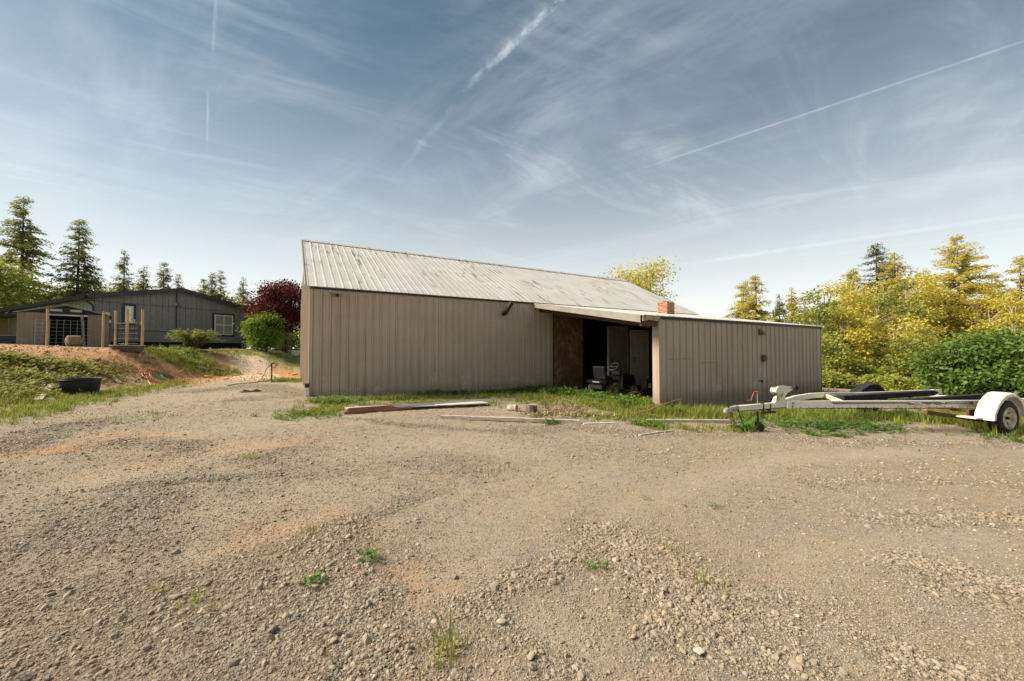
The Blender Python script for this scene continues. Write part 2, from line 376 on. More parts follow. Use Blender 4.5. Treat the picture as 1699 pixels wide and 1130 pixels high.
def ground_material():
    m, t, b, _ = newmat('ground_dirt'); p = coords(t, world=True)
    at_ = lambda n: nd(t, 'ShaderNodeAttribute', attribute_name=n).outputs['Fac']
    n1 = noise(t, p, 1.1, 6, .6); n2 = noise(t, p, 9, 5, .65); n3 = noise(t, p, 55, 4, .6); n4 = noise(t, p, 220, 3, .6)
    dirt = mixc(t, maprange(t, n1, .32, .68), (.415, .332, .232), (.355, .29, .21))
    dirt = mixc(t, maprange(t, n2, .38, .68), dirt, (.31, .25, .185))
    n5 = noise(t, p, 22, 4, .7); dirt = mixc(t, fmath(t, 'MULTIPLY', maprange(t, n5, .51, .62), .75), dirt, (.24, .20, .155))
    n7 = noise(t, p, 2.6, 6, .7); dirt = mixc(t, fmath(t, 'MULTIPLY', maprange(t, n7, .48, .60), .75), dirt, (.30, .275, .235)); dirt = mixc(t, fmath(t, 'MULTIPLY', maprange(t, noise(t, p, 1.7, 5, .65, .4), .56, .66), .45), dirt, (.46, .31, .20))
    n6 = noise(t, p, 105, 3, .75); dirt = mixc(t, fmath(t, 'MULTIPLY', maprange(t, n6, .55, .66), .55), dirt, (.60, .53, .43)); dirt = mixc(t, fmath(t, 'MULTIPLY', maprange(t, n6, .45, .36), .7), dirt, (.17, .14, .105))
    dirt = mixc(t, maprange(t, n3, .5, .72), dirt, (.52, .455, .37))
    dirt = mixc(t, fmath(t, 'MULTIPLY', maprange(t, n4, .52, .66), .7), dirt, (.20, .155, .115))
    vo = nd(t, 'ShaderNodeTexVoronoi', i={'Scale': 34.0, 'Randomness': 1.0}); lk(t, p, vo.inputs['Vector'])
    sepc = nd(t, 'ShaderNodeSeparateColor'); lk(t, vo.outputs['Color'], sepc.inputs[0])
    stone = mixc(t, sepc.outputs[0], (.24, .21, .165), (.41, .355, .28))
    stone = mixc(t, fmath(t, 'MULTIPLY', maprange(t, vo.outputs['Distance'], .35, .75), .75), stone, (.15, .12, .09))
    gm = maprange(t, fmath(t, 'ADD', at_('gravel'), fmath(t, 'MULTIPLY', fmath(t, 'SUBTRACT', n2, .5), .8)), .15, .75)
    col = mixc(t, gm, dirt, stone)
    redc = mixc(t, maprange(t, n2, .35, .7), (.56, .315, .165), (.44, .26, .145))
    redc = mixc(t, fmath(t, 'MULTIPLY', maprange(t, n7, .48, .62), .6), redc, (.33, .20, .115))
    redc = mixc(t, fmath(t, 'MULTIPLY', maprange(t, n3, .5, .7), .6), redc, (.24, .13, .07))
    col = mixc(t, fmath(t, 'MULTIPLY', at_('red'), fmath(t, 'SUBTRACT', 1.15, fmath(t, 'MULTIPLY', gm, .5)), True), col, redc)
    col = mixc(t, fmath(t, 'MULTIPLY', fmath(t, 'MULTIPLY', at_('track'), fmath(t, 'ADD', maprange(t, n2, .4, .6), .3)), .42), col, (.48, .40, .30))
    rampc = mixc(t, maprange(t, noise(t, p, 9, 5, .75), .42, .58), (.72, .58, .42), (.46, .34, .23))
    col = mixc(t, maprange(t, fmath(t, 'ADD', at_('ramp'), fmath(t, 'SUBTRACT', n7, .5)), .35, .6), col, rampc)
    grass = mixc(t, maprange(t, n2, .35, .65), (.16, .24, .05), (.24, .29, .07))
    col = mixc(t, at_('lawn'), col, grass)
    lk(t, col, b.inputs['Base Color']); b.inputs['Roughness'].default_value = .95; b.inputs['Specular IOR Level'].default_value = .12
    h = fmath(t, 'ADD', fmath(t, 'MULTIPLY', n3, .9), fmath(t, 'MULTIPLY', n4, .5))
    h = fmath(t, 'ADD', h, fmath(t, 'MULTIPLY', fmath(t, 'MULTIPLY', gm, fmath(t, 'SUBTRACT', 1.0, vo.outputs['Distance'])), 1.6))
    bump(t, b, h, .9, .022)
    return m
ground = link('ground', ground_mesh(), None, ground_material()); tag(ground, 'dry tan gravel and dirt yard with a reddish bank on the left', 'ground', kind='structure')

# ------------------------------------------------------------------ loose stones
def stone_kind(k, sub):
    import bmesh
    bm = bmesh.new(); bmesh.ops.create_icosphere(bm, subdivisions=sub, radius=.5); rnd = random.Random(k)
    sx, sy, sz = rnd.uniform(.85, 1.3), rnd.uniform(.65, 1.0), rnd.uniform(.42, .75)
    cuts = [(Vector((rnd.gauss(0, 1), rnd.gauss(0, 1), rnd.gauss(0, 1))).normalized(), rnd.uniform(.26, .42)) for _ in range(9)]
    for v in bm.verts:
        for n, d in cuts:
            e = v.co.dot(n)
            if e > d: v.co -= n * (e - d)
        v.co = Vector((v.co.x * sx, v.co.y * sy, v.co.z * sz)) * rnd.uniform(.94, 1.06)
    me = bpy.data.meshes.new('stone'); bm.to_mesh(me); bm.free(); return me
def stone_material():
    m, t, b, _ = newmat('gravel_stone'); oi = nd(t, 'ShaderNodeObjectInfo'); p = coords(t, world=True)
    r = oi.outputs['Random']
    cr = nd(t, 'ShaderNodeValToRGB'); lk(t, r, cr.inputs[0]); e = cr.color_ramp.elements
    e[0].position = 0; e[0].color = (.12, .10, .078, 1); e[1].position = 1; e[1].color = (.49, .43, .34, 1)
    for pos, c in ((.2, (.26, .23, .185, 1)), (.4, (.345, .295, .225, 1)), (.6, (.285, .265, .225, 1)), (.8, (.33, .25, .165, 1))):
        q = e.new(pos); q.color = c
    big = maprange(t, noise(t, p, .35, 3, .5), .4, .6)
    c = mixc(t, fmath(t, 'MULTIPLY', big, .5), cr.outputs[0], (.33, .25, .17))
    n = noise(t, p, 130, 4, .6); c = mixc(t, fmath(t, 'MULTIPLY', maprange(t, n, .42, .7), .4), c, (.20, .16, .12))
    lk(t, c, b.inputs['Base Color']); b.inputs['Roughness'].default_value = .85; b.inputs['Specular IOR Level'].default_value = .2
    bump(t, b, n, .4, .004); return m
def scatter(name, pts, scl, nk, sub, mat, label):
    kinds = bpy.data.collections.new(name + '_kinds')
    for k in range(nk):
        me = stone_kind(100 * sub + k, sub); me.materials.append(mat); o = bpy.data.objects.new('%s_kind_%02d' % (name, k), me); kinds.objects.link(o)
    n = len(pts); me = bpy.data.meshes.new(name); me.vertices.add(n); me.vertices.foreach_set('co', np.asarray(pts, np.float32).ravel())
    a = me.attributes.new('scl', 'FLOAT_VECTOR', 'POINT'); s3 = np.repeat(scl[:, None], 3, 1) * RNG.uniform(.85, 1.2, (n, 3)); a.data.foreach_set('vector', s3.astype(np.float32).ravel())
    rot = np.stack([RNG.normal(0, .35, n), RNG.normal(0, .35, n), RNG.uniform(0, 6.28, n)], 1)
    a = me.attributes.new('rot', 'FLOAT_VECTOR', 'POINT'); a.data.foreach_set('vector', rot.astype(np.float32).ravel())
    a = me.attributes.new('idx', 'INT', 'POINT'); a.data.foreach_set('value', RNG.integers(0, nk, n).astype(np.int32))
    o = link(name, me); g = bpy.data.node_groups.new(name, 'GeometryNodeTree')
    g.interface.new_socket('Geometry', in_out='INPUT', socket_type='NodeSocketGeometry'); g.interface.new_socket('Geometry', in_out='OUTPUT', socket_type='NodeSocketGeometry')
    gi, go = nd(g, 'NodeGroupInput'), nd(g, 'NodeGroupOutput'); ip = nd(g, 'GeometryNodeInstanceOnPoints'); ci = nd(g, 'GeometryNodeCollectionInfo')
    ci.inputs['Collection'].default_value = kinds; ci.inputs['Separate Children'].default_value = True; ci.inputs['Reset Children'].default_value = True
    def na(nm, ty):
        q = nd(g, 'GeometryNodeInputNamedAttribute', data_type=ty); q.inputs['Name'].default_value = nm; return [s for s in q.outputs if s.enabled and s.name == 'Attribute'][0]
    lk(g, gi.outputs[0], ip.inputs['Points']); lk(g, ci.outputs[0], ip.inputs['Instance']); ip.inputs['Pick Instance'].default_value = True
    lk(g, na('idx', 'INT'), ip.inputs['Instance Index']); lk(g, na('scl', 'FLOAT_VECTOR'), ip.inputs['Scale'])
    er = nd(g, 'FunctionNodeEulerToRotation'); lk(g, na('rot', 'FLOAT_VECTOR'), er.inputs[0]); lk(g, er.outputs[0], ip.inputs['Rotation'])
    lk(g, ip.outputs[0], go.inputs[0])
    md = o.modifiers.new('scatter', 'NODES'); md.node_group = g
    return tag(o, label, 'gravel', kind='stuff')
def polar(n, r0, r1, knee, pw, half=66):
    r = np.linspace(r0, r1, 4000); d = r * np.minimum(1, (knee / r) ** pw); c = np.cumsum(d); c /= c[-1]
    rr = np.interp(RNG.random(n), c, r); a = np.radians(RNG.uniform(-half, half, n)); return np.sin(a) * rr, np.cos(a) * rr
SM = stone_material()
def gravel():
    x, y = polar(560000, .9, 27, 4.6, 1.55)
    g, tr, red, ramp = masks(x, y); bk = bankness(x, y)
    keep = (RNG.random(len(x)) < np.clip(.09 + .17 * sstep(3.5, 7, np.hypot(x, y)) + .85 * g ** 1.7, 0, 1) * (1 - .6 * tr) * (1 - .8 * bk)) & ~((x > -5) & (y > 14.5)) 
    x, y = x[keep], y[keep]; g = g[keep]; r = np.hypot(x, y)
    s = np.exp(RNG.normal(math.log(.0165), .50, len(x))) * (.8 + .35 * np.clip(g, 0, 1)); s = np.clip(s, .009, .065)
    z = HH(x, y) + s * RNG.uniform(-.15, .15, len(x))
    scatter('gravel', np.stack([x, y, z], 1), s, 8, 1 if False else 2, SM, 'loose grey and tan crushed stone lying in ridges over the yard')
    x, y = polar(760000, .9, 13, 3.6, 1.7); g, tr, red, ramp = masks(x, y)
    keep = RNG.random(len(x)) < (.40 + .5 * g) * (1 - .3 * tr); x, y = x[keep], y[keep]
    s = np.clip(np.exp(RNG.normal(math.log(.0085), .42, len(x))), .004, .02)
    z = HH(x, y) + s * .1
    scatter('grit', np.stack([x, y, z], 1), s, 5, 1, SM, 'fine stone grit spread thinly between the gravel ridges')
gravel()
def clods():
    n = 9000; x = RNG.uniform(-24, -10.5, n); y = RNG.uniform(8, 27, n); g, tr, red, ramp = masks(x, y); keep = RNG.random(n) < np.clip(bankness(x, y) * .75 + ramp * .9 + red * .3, 0, 1); x, y, ramp = x[keep], y[keep], ramp[keep]
    s = np.clip(np.exp(RNG.normal(math.log(.06), .5, len(x))), .02, .20) * np.where(ramp > .5, .8, 1)
    scatter('clods', np.stack([x, y, HH(x, y) + s * .08], 1), s, 6, 1, M('red_clod', (.55, .32, .18), (.36, .23, .14), 3, .95), 'red-brown soil clods and stones strewn over the left bank')
clods()
# ------------------------------------------------------------------ barn
TH = R(30.2); BA = Vector((-5.91, 11.17, 0)); BL = Vector((math.cos(TH), math.sin(TH), 0)); BG = Vector((-math.sin(TH), math.cos(TH), 0))
def bpix(px, py, yl):
    """photo pixel -> barn x, z on the barn plane y = yl"""
    d = cam_ray(px, py); o = Vector((0, 0, CAMZ)) - BA
    s = (yl - o.dot(BG)) / d.dot(BG); q = o + d * s; return q.dot(BL), q.z + BA.z
PITCH = .243; SHEET = PITCH * 4
barn = thing('barn', 'long tan metal-sided barn with rust-streaked pale metal roof and open lean-to', 'barn', BA, TH)
def metal_wall_mat():
    m, t, b, _ = newmat('tan_siding'); p = coords(t, barn)
    n1 = noise(t, p, .7, 5, .6); n2 = noise(t, scaled(t, p, (6, 6, .35)), 2.0, 5, .6); sp = noise(t, p, 38, 3, .5)
    c = mixc(t, maprange(t, n1, .35, .65), (.44, .36, .282), (.40, .325, .255))
    c = mixc(t, fmath(t, 'MULTIPLY', maprange(t, n2, .50, .72), .6), c, (.28, .222, .17))
    sep = nd(t, 'ShaderNodeSeparateXYZ'); lk(t, p, sep.inputs[0])
    low = fmath(t, 'SUBTRACT', 1.0, maprange(t, sep.outputs[2], .35, 1.15))
    pat = fmath(t, 'MULTIPLY', low, maprange(t, noise(t, p, 1.7, 5, .65), .56, .62))
    c = mixc(t, fmath(t, 'MULTIPLY', pat, .85), c, (.52, .45, .36))
    c = mixc(t, fmath(t, 'MULTIPLY', maprange(t, sp, .70, .76), .6), c, (.13, .085, .055))
    mud = fmath(t, 'SUBTRACT', 1.0, maprange(t, sep.outputs[2], .0, .55)); c = mixc(t, fmath(t, 'MULTIPLY', mud, .65), c, (.21, .155, .105))
    lk(t, c, b.inputs['Base Color']); b.inputs['Roughness'].default_value = .55; b.inputs['Specular IOR Level'].default_value = .3
    bump(t, b, noise(t, scaled(t, p, (1, 1, .4)), 2.2, 3, .5), .25, .03); return m
def metal_roof_mat():
    m, t, b, _ = newmat('pale_metal_roof'); p = coords(t, barn)
    st = scaled(t, p, (5.2, .42, .42)); n1 = noise(t, st, 2.3, 6, .65, .2); n2 = noise(t, p, .8, 4, .6); n3 = noise(t, scaled(t, p, (14, 1.3, 1.3)), 3, 5, .65)
    c = mixc(t, maprange(t, n2, .35, .65), (.58, .565, .54), (.51, .495, .47))
    c = mixc(t, fmath(t, 'MULTIPLY', maprange(t, n3, .5, .7), .35), c, (.36, .33, .29))
    rust = fmath(t, 'MULTIPLY', maprange(t, n1, .555, .63), maprange(t, noise(t, p, .45, 3, .5), .40, .52))
    c = mixc(t, fmath(t, 'MULTIPLY', rust, .85), c, (.17, .085, .045))
    c = mixc(t, fmath(t, 'MULTIPLY', maprange(t, noise(t, p, 26, 2, .5), .70, .75), .7), c, (.14, .10, .08))
    lk(t, c, b.inputs['Base Color']); b.inputs['Roughness'].default_value = .5; b.inputs['Metallic'].default_value = .1; b.inputs['Specular IOR Level'].default_value = .3
    return m
WALLM, ROOFM = metal_wall_mat(), metal_roof_mat()
DARKM = M('bay_shade_boards', (.030, .024, .019), (.018, .015, .013), 8, .9)  # near-black colour puts the shade of the open bay into its boards
TRIMW = M('cream_trim', (.30, .28, .24), (.25, .23, .20), 3, .5, 0)
WOODD = M('old_brown_timber', (.12, .065, .040), (.075, .042, .028), 10, .85, .3, 80, stretch=(1, 1, 6))
BLACKP = M('black_plastic', (.018, .018, .020), (.028, .028, .030), 20, .45)
BLACKI = M('sooty_iron', (.022, .018, .016), (.040, .030, .024), 9, .55)
GREYM = M('grey_fitting', (.30, .28, .25), (.22, .20, .18), 12, .5)
WHITEP = M('white_paint', (.72, .70, .66), (.62, .60, .55), 5, .5)
GALV = M('galvanised_steel', (.42, .42, .41), (.30, .30, .29), 12, .45, metal=.5)
def rib_profile(n, rib=.036, PITCH=PITCH):
    """x, offset of n pitches of ribbed sheet"""
    pr = []
    for k in range(n):
        x = k * PITCH
        pr += [(x, 0), (x + .024, 0), (x + .036, rib), (x + .070, rib), (x + .080, 0), (x + .083, -.012), (x + .094, -.012), (x + .096, 0), (x + .158, 0), (x + .164, .006), (x + .170, 0)]
    pr.append((n * PITCH, 0)); return pr
def sheet(n, top, bottom=-.45, back=.018, pitch=PITCH):
    """ribbed wall sheet standing on local x, ribs towards -y; top may be a function of x"""
    pr = rib_profile(n, PITCH=pitch); tf = top if callable(top) else (lambda x: top); m = len(pr); vs, fs = [], []
    for x, o in pr:
        vs += [(x, -o, bottom), (x, -o, tf(x)), (x, back, bottom), (x, back, tf(x))]
    for k in range(m - 1):
        a, c = 4 * k, 4 * k + 4
        fs += [(a, c, c + 1, a + 1), (c + 2, a + 2, a + 3, c + 3), (a + 1, c + 1, c + 3, a + 3)]
    fs += [(0, 1, 3, 2), (4 * m - 4, 4 * m - 2, 4 * m - 1, 4 * m - 3)]
    b = MB(); b.add(vs, fs); return b
def roof_sheet(n, y0, z0, y1, z1):
    """ribbed roof sheet from eave (y0,z0) to top (y1,z1), ribs up"""
    pr = [q for k in range(n) for q in ((k * PITCH, 0), (k * PITCH + .012, 0), (k * PITCH + .040, .009), (k * PITCH + .066, .009), (k * PITCH + .094, 0))] + [(n * PITCH, 0)]; d = Vector((0, y1 - y0, z1 - z0)).normalized(); nn = Vector((0, -d.z, d.y))
    if nn.z < 0: nn = -nn
    vs, fs = [], []; m = len(pr)
    for x, o in pr:
        for (y, z) in ((y0, z0), (y1, z1)):
            vs += [(x, y + nn.y * o, z + nn.z * o), (x, y - nn.y * .016, z - nn.z * .016)]
    for k in range(m - 1):
        a, c = 4 * k, 4 * k + 4
        fs += [(a, c, c + 2, a + 2), (a + 1, a + 3, c + 3, c + 1), (a, a + 1, c + 1, c), (a + 2, c + 2, c + 3, a + 3)]
    fs += [(0, 2, 3, 1), (4 * m - 4, 4 * m - 3, 4 * m - 1, 4 * m - 2)]
    b = MB(); b.add(vs, fs); return b
EAVE, RIDGE, HALF, BLEN = 3.50, 6.04, 5.0, 18.25
def build_barn():
    # main long wall, sheet by sheet
    me = sheet(4, EAVE - .05).mesh('wall_panel'); me.materials.append(WALLM)
    for k in range(8): link('wall_panel', me, barn, loc=(k * SHEET, -.004 * (k % 2), 0))
    link('wall_panel', me, barn, loc=(8 * SHEET + .004, 0, 0))
    # gable end facing left: sheets with sloping tops (they run back from the corner)
    for k in range(10):
        y0 = k * SHEET; n = 4 if k < 9 else 5
        yend = min(10.0, y0 + n * PITCH)
        top = lambda x, y0=y0: (EAVE - .06 + (min(y0 + x, 10 - y0 - x) if y0 + x < 10 else 0) * (RIDGE - EAVE) / HALF)
        o = sheet(n, top).build('wall_panel', WALLM, barn); o.location = (.020, 10 - 0, 0); o.rotation_euler = (0, 0, R(-90))
        # local x runs along -y after the turn: mirror the order so that sheet k covers its own stretch
        o.location = (.020, 10.0 - (10 - SHEET * 10) - y0, 0) if False else (.020, y0 + n * PITCH, 0)
        top2 = lambda x, y0=y0, n=n: (lambda yy: EAVE - .06 + min(max(yy, 0), max(10 - yy, 0)) * (RIDGE - EAVE) / HALF)(y0 + n * PITCH - x)
        old = o.data; o.data = sheet(n, top2).mesh('wall_panel'); o.data.materials.append(WALLM); bpy.data.meshes.remove(old)
    # far gable end and back wall
    b = MB(); b.prism([(0, -.5), (10, -.5), (10, EAVE - .06), (5, RIDGE - .06), (0, EAVE - .06)], BLEN - .05, BLEN, 'yz'); b.build('gable_wall', WALLM, barn)
    MB().box((.05, 9.93, -.5), (BLEN - .06, 9.99, EAVE - .06)).build('back_wall', WALLM, barn)
    # roof sheets
    f = roof_sheet(4, -.10, EAVE - .045, HALF, RIDGE).mesh('roof_panel'); f.materials.append(ROOFM)
    bk = roof_sheet(4, 10.10, EAVE - .045, HALF + .004, RIDGE).mesh('roof_panel'); bk.materials.append(ROOFM)
    for k in range(19):
        link('roof_panel', f, barn, loc=(-.12 + k * SHEET, 0, 0)); link('roof_panel', bk, barn, loc=(.03 + k * (SHEET - .008), 0, 0))
    b = MB(); b.prism([(HALF - .16, RIDGE - .045), (HALF, RIDGE + .055), (HALF + .16, RIDGE - .045), (HALF + .16, RIDGE - .055), (HALF, RIDGE + .043), (HALF - .16, RIDGE - .055)], -.13, BLEN + .12, 'yz')
    b.build('ridge_cap', ROOFM, barn)
    b = MB(); s = (RIDGE - EAVE) / HALF
    for sg in (1, -1):
        y0, y1 = (-.11, HALF) if sg > 0 else (10.11, HALF)
        z0 = EAVE - .05; b.prism([(y0, z0 + .04), (y1, RIDGE + .045), (y1, RIDGE - .10), (y0, z0 - .09)], -.150 if sg > 0 else -.02, -.122 if sg > 0 else .01, 'yz')
    b.build('rake_trim', WALLM, barn)
    MB().box((-.012, -.034, -.45), (.07, -.030, EAVE - .06)).box((-.016, -.034, -.45), (-.012, .10, EAVE - .06)).build('corner_trim', WALLM, barn)
    b = MB()
    for k in range(76): b.box((.07 + k * PITCH + .03, -.105, EAVE - .085), (.07 + k * PITCH + .20, -.098, EAVE - .052))
    b = MB(); b.box((.0, -.050, EAVE - .115), (7.78, -.032, EAVE - .062)); b.build('eave_closure', BLACKP, barn)
    b = MB()
    for x in [.053 + k * PITCH + .06 for k in range(32)]:
        for z in (.62, 1.25, 1.9, 2.6, 3.2): b.box((x - .007, -.006, z - .007), (x + .007, .0, z + .007))
    tag(b.build('screws', M('screw_head', (.16, .125, .10), None, 20, .6), barn), kind='stuff')
    # lean-to --------------------------------------------------------------
    X0, X1, YF = 7.80, 18.46, -5.37; XW = X1 - 10.25 * SHEET; LE = 2.545
    me = sheet(4, LE - .02, pitch=.2985).mesh('wall_panel'); me.materials.append(WALLM)
    for k in range(8): link('wall_panel', me, barn, loc=(XW + k * .2985 * 4, YF - .004 * (k % 2), 0))
    o = sheet(1, LE - .02, pitch=.2985).build('wall_panel', WALLM, barn); o.location = (XW + 32 * .2985, YF, 0)
    MB().box((XW + 33 * .2985, YF - .002, -.45), (X1, YF + .016, LE - .02)).build('wall_panel', WALLM, barn)
    sl = (EAVE - .07 - LE) / 5.37
    f = roof_sheet(4, YF - .10, LE + .005, -.02, EAVE - .075).mesh('roof_panel'); f.materials.append(ROOFM)
    for k in range(11): link('roof_panel', f, barn, loc=(X0 + k * SHEET, 0, 0))
    b = MB()
    for x in [XW + .125 + k * .2985 for k in range(33)]:
        for z in (.3, .95, 1.6, 2.2): b.box((x - .007, YF - .006, z - .007), (x + .007, YF, z + .007))
    tag(b.build('screws', bpy.data.materials['screw_head'], barn), kind='stuff')
    # right-hand end of the lean-to, two corner posts clad in the same metal
    b = MB(); b.prism([(YF + .02, -.5), (-.02, -.5), (-.02, EAVE - .12), (YF + .02, LE - .03)], X1 - .03, X1, 'yz'); b.build('end_wall', WALLM, barn)
    MB().box((XW - .012, YF - .030, -.5), (XW + .05, YF - .027, LE - .03)).box((XW - .016, YF - .030, -.5), (XW - .012, YF + .20, LE - .04)).build('corner_trim', WALLM, barn)
    MB().box((XW, YF + .02, -.5), (XW + .14, YF + .20, LE - .05)).build('corner_post', WALLM, barn)
    MB().box((X1 + .002, YF - .03, -.5), (X1 + .010, YF + .10, LE - .03)).build('corner_trim', WALLM, barn)
    MB().bbox((X1 - .02, YF - .14, LE - .09), (X1 + .22, YF - .10, LE + .035), .006).build('eave_trim', WALLM, barn)
    MB().box((XW - .1, YF - .055, LE - .085), (X1, YF - .032, LE - .005)).build('eave_closure', BLACKP, barn)
    # cream fascia down the open rake in two lengths, and the torn end piece
    za = lambda y: EAVE - .075 + sl * y
    for (ya, yb, h0, h1, dx) in ((-.03, -2.75, .165, .18, 0), (-2.755, -5.37, .18, .20, .004)):
        b = MB(); b.prism([(ya, za(ya) + .015), (yb, za(yb) + .015), (yb, za(yb) - h1), (ya, za(ya) - h0)], X0 - .028 - dx, X0 - .004 - dx, 'yz'); b.build('fascia_board', TRIMW, barn)
    b = MB(); b.prism([(X0 - .02, LE - .01), (XW - .02, LE - .02), (XW - .02, LE - .16), (X0 + .25, LE - .13), (X0 - .02, LE - .17)], YF - .085, YF - .06, 'xz'); b.build('fascia_board', M('bare_weathered_board', (.42, .33, .24), (.25, .18, .12), 9, .85, .3), barn)
    # timber frame under the lean-to roof
    b = MB(); b.bar((X0 + .35, -.05, za(-.05) - .20), (X0 + .35, YF + .03, za(YF) - .20), .10, .24); b.build('header_beam', WOODD, barn)
    for k in range(1, 13):
        x = X0 + .35 + k * .81; b = MB(); b.bar((x, -.05, za(-.05) - .11), (x, YF + .05, za(YF) - .11), .045, .16); b.build('rafter', WOODD, barn)
    b = MB(); b.bar((X0 + .02, YF + .04, LE - .19), (X1 - .05, YF + .04, LE - .19), .05, .20, (0, 0, 1)); b.build('front_beam', WOODD, barn)
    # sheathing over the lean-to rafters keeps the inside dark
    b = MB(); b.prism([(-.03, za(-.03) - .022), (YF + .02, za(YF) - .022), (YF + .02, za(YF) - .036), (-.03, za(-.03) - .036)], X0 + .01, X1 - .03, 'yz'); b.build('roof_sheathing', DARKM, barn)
    # inside: particle board sheet, boarding coloured dark for the bay's shade, partition with two doors
    m, t, bs, _ = newmat('strand_board'); p = coords(t, barn); vo = nd(t, 'ShaderNodeTexVoronoi', i={'Scale': 16.0}); lk(t, scaled(t, p, (1, 1, .45)), vo.inputs[0])
    sc = nd(t, 'ShaderNodeSeparateColor'); lk(t, vo.outputs['Color'], sc.inputs[0]); c = mixc(t, sc.outputs[0], (.09, .045, .020), (.30, .165, .075)); c = mixc(t, maprange(t, noise(t, p, 1.2, 3), .4, .65), c, (.10, .055, .03))
    lk(t, c, bs.inputs['Base Color']); bs.inputs['Roughness'].default_value = .8
    osb = MB(); xa, xb = 8.80, 10.30; osb.box((xa, -.030, -.3), (xb, -.012, 3.05)); osb.build('strand_board_sheet', m, barn)
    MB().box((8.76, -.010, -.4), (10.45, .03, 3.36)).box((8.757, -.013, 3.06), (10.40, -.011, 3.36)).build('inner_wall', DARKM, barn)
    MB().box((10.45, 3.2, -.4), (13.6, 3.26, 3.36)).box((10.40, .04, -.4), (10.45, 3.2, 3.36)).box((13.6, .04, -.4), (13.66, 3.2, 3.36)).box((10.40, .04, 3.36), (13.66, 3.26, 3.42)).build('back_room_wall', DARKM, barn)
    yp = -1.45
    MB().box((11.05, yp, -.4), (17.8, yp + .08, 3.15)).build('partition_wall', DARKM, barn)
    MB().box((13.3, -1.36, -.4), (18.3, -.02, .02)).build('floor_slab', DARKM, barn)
    def door(pxa, pxb, pyt, zb, tone, trim):
        x0, zt = bpix(pxa, pyt, yp - .05); x1, _ = bpix(pxb, pyt, yp - .05)
        dm = M('door_toned_white', tone, tuple(q * .85 for q in tone), 4, .5)
        d = MB().box((x0, yp - .050, zb), (x1, yp - .010, zt)).build('door', dm, barn)
        w = x1 - x0
        for r0, r1 in ((.04, .36), (.40, .74), (.78, .95)):
            for c0, c1 in ((.12, .46), (.54, .88)):
                b = MB(); b.bbox((x0 + w * c0, yp - .064, zb + (zt - zb) * r0), (x0 + w * c1, yp - .0505, zb + (zt - zb) * r1), .006); b.build('door_panel', dm, d)
        fr = MB().box((x0 - .11, yp - .075, zb), (x0 - .01, yp - .002, zt + .09)).box((x1 + .01, yp - .075, zb), (x1 + .06, yp - .002, zt + .09)).box((x0 - .01, yp - .075, zt + .01), (x1 + .01, yp - .002, zt + .09))
        fr.build('door_frame', M('door_trim', trim, tuple(q * .8 for q in trim), 4, .6), d)
        b = MB(); b.lathe([(0, .02), (.034, .02), (.034, .0), (.0, 0)], (x0 + .09, yp - .075, zb + 1.12), 'y', 12); b.build('door_lock', BLACKI, d); b = MB(); b.lathe([(0, -.05), (.022, -.045), (.03, -.02), (.012, 0), (.012, .02), (0, .02)], (x0 + .09, yp - .07, zb + .98), 'y', 12); b.build('door_handle', BLACKI, d)
    door(1012, 1040, 545, .12, (.17, .16, .135), (.24, .22, .17)); door(1049, 1074, 551, .12, (.50, .47, .41), (.44, .41, .34))  # left white door toned down: bay shade is in its colour
    b = MB(); b.box((14.9, yp - .5, -.2), (15.1, yp - .03, 2.9)); b.build('shelf_post', DARKM, barn)
    # fittings on the long wall
    x, z = bpix(559, 486, -.25); fl = MB().bbox((x - .19, -.33, z + .00), (x + .19, -.07, z + .045), .008).build('flood_light', GREYM, barn)
    MB().box((x - .15, -.30, z - .012), (x + .15, -.10, z - .001)).build('lamp_lens', M('frosted_lens', (.55, .55, .52), None, 4, .4), fl)
    MB().bbox((x - .06, -.075, z - .085), (x + .06, -.028, z + .03), .005).build('mount_box', GREYM, fl); MB().lathe([(0, -.05), (.03, -.05), (.04, 0), (0, 0)], (x + .02, -.13, z - .03), 'z', 12).build('motion_sensor', BLACKP, fl)
    x0, z0 = bpix(836, 521, -.05); x1, z1 = bpix(846, 501, -.42)
    pts = [(x0, .0, z0), (x0, -.10, z0), (x0 + .01, -.17, z0 + .03), (x0 + .05, -.26, z0 + .16), (x0 + .12, -.36, z0 + .34)]
    sp = MB().tube(pts, .075, 14, True).build('stove_pipe', BLACKI, barn, True)
    MB().bbox((x0 - .13, -.036, z0 - .13), (x0 + .13, -.028, z0 + .10), .002).build('wall_thimble', GALV, sp)
    MB().tube([(x0 + .12 - .01, -.345, z0 + .325), (x0 + .145, -.40, z0 + .40)], .082, 14).build('pipe_cap', BLACKI, sp, True)
    # down pipe stub at the corner
    MB().box((-.10, -.115, -.1), (.0, -.04, .50)).build('downpipe_stub', WHITEP, barn); MB().box((-.105, -.12, .50), (.004, -.035, .62)).build('downpipe_sleeve', BLACKP, barn)
    # fittings on the lean-to wall
    x, z = bpix(1261, 551, YF - .03); b = MB(); b.prism([(0, .0), (-.13, -.05), (-.13, -.10), (0, -.12), (0, .0)][:4], x - .07, x + .07, 'yz')
    b = MB(); vs = [(x - .08, YF - .028, z + .12), (x + .08, YF - .028, z + .12), (x - .08, YF - .028, z - .11), (x + .08, YF - .028, z - .11), (x - .08, YF - .21, z - .08), (x + .08, YF - .21, z - .08)]
    b.add(vs, [(0, 1, 5, 4), (4, 5, 3, 2), (0, 4, 2), (1, 3, 5), (0, 2, 3, 1)]); b.build('vent_hood', M('brown_vent', (.20, .165, .14), None, 6, .5), barn)
    x, z = bpix(1268, 595, YF - .05); g = MB().bbox((x - .13, YF - .085, z - .10), (x + .03, YF - .028, z + .13), .006).build('meter_box', M('dark_meter_box', (.10, .08, .07), None, 8, .5), barn)
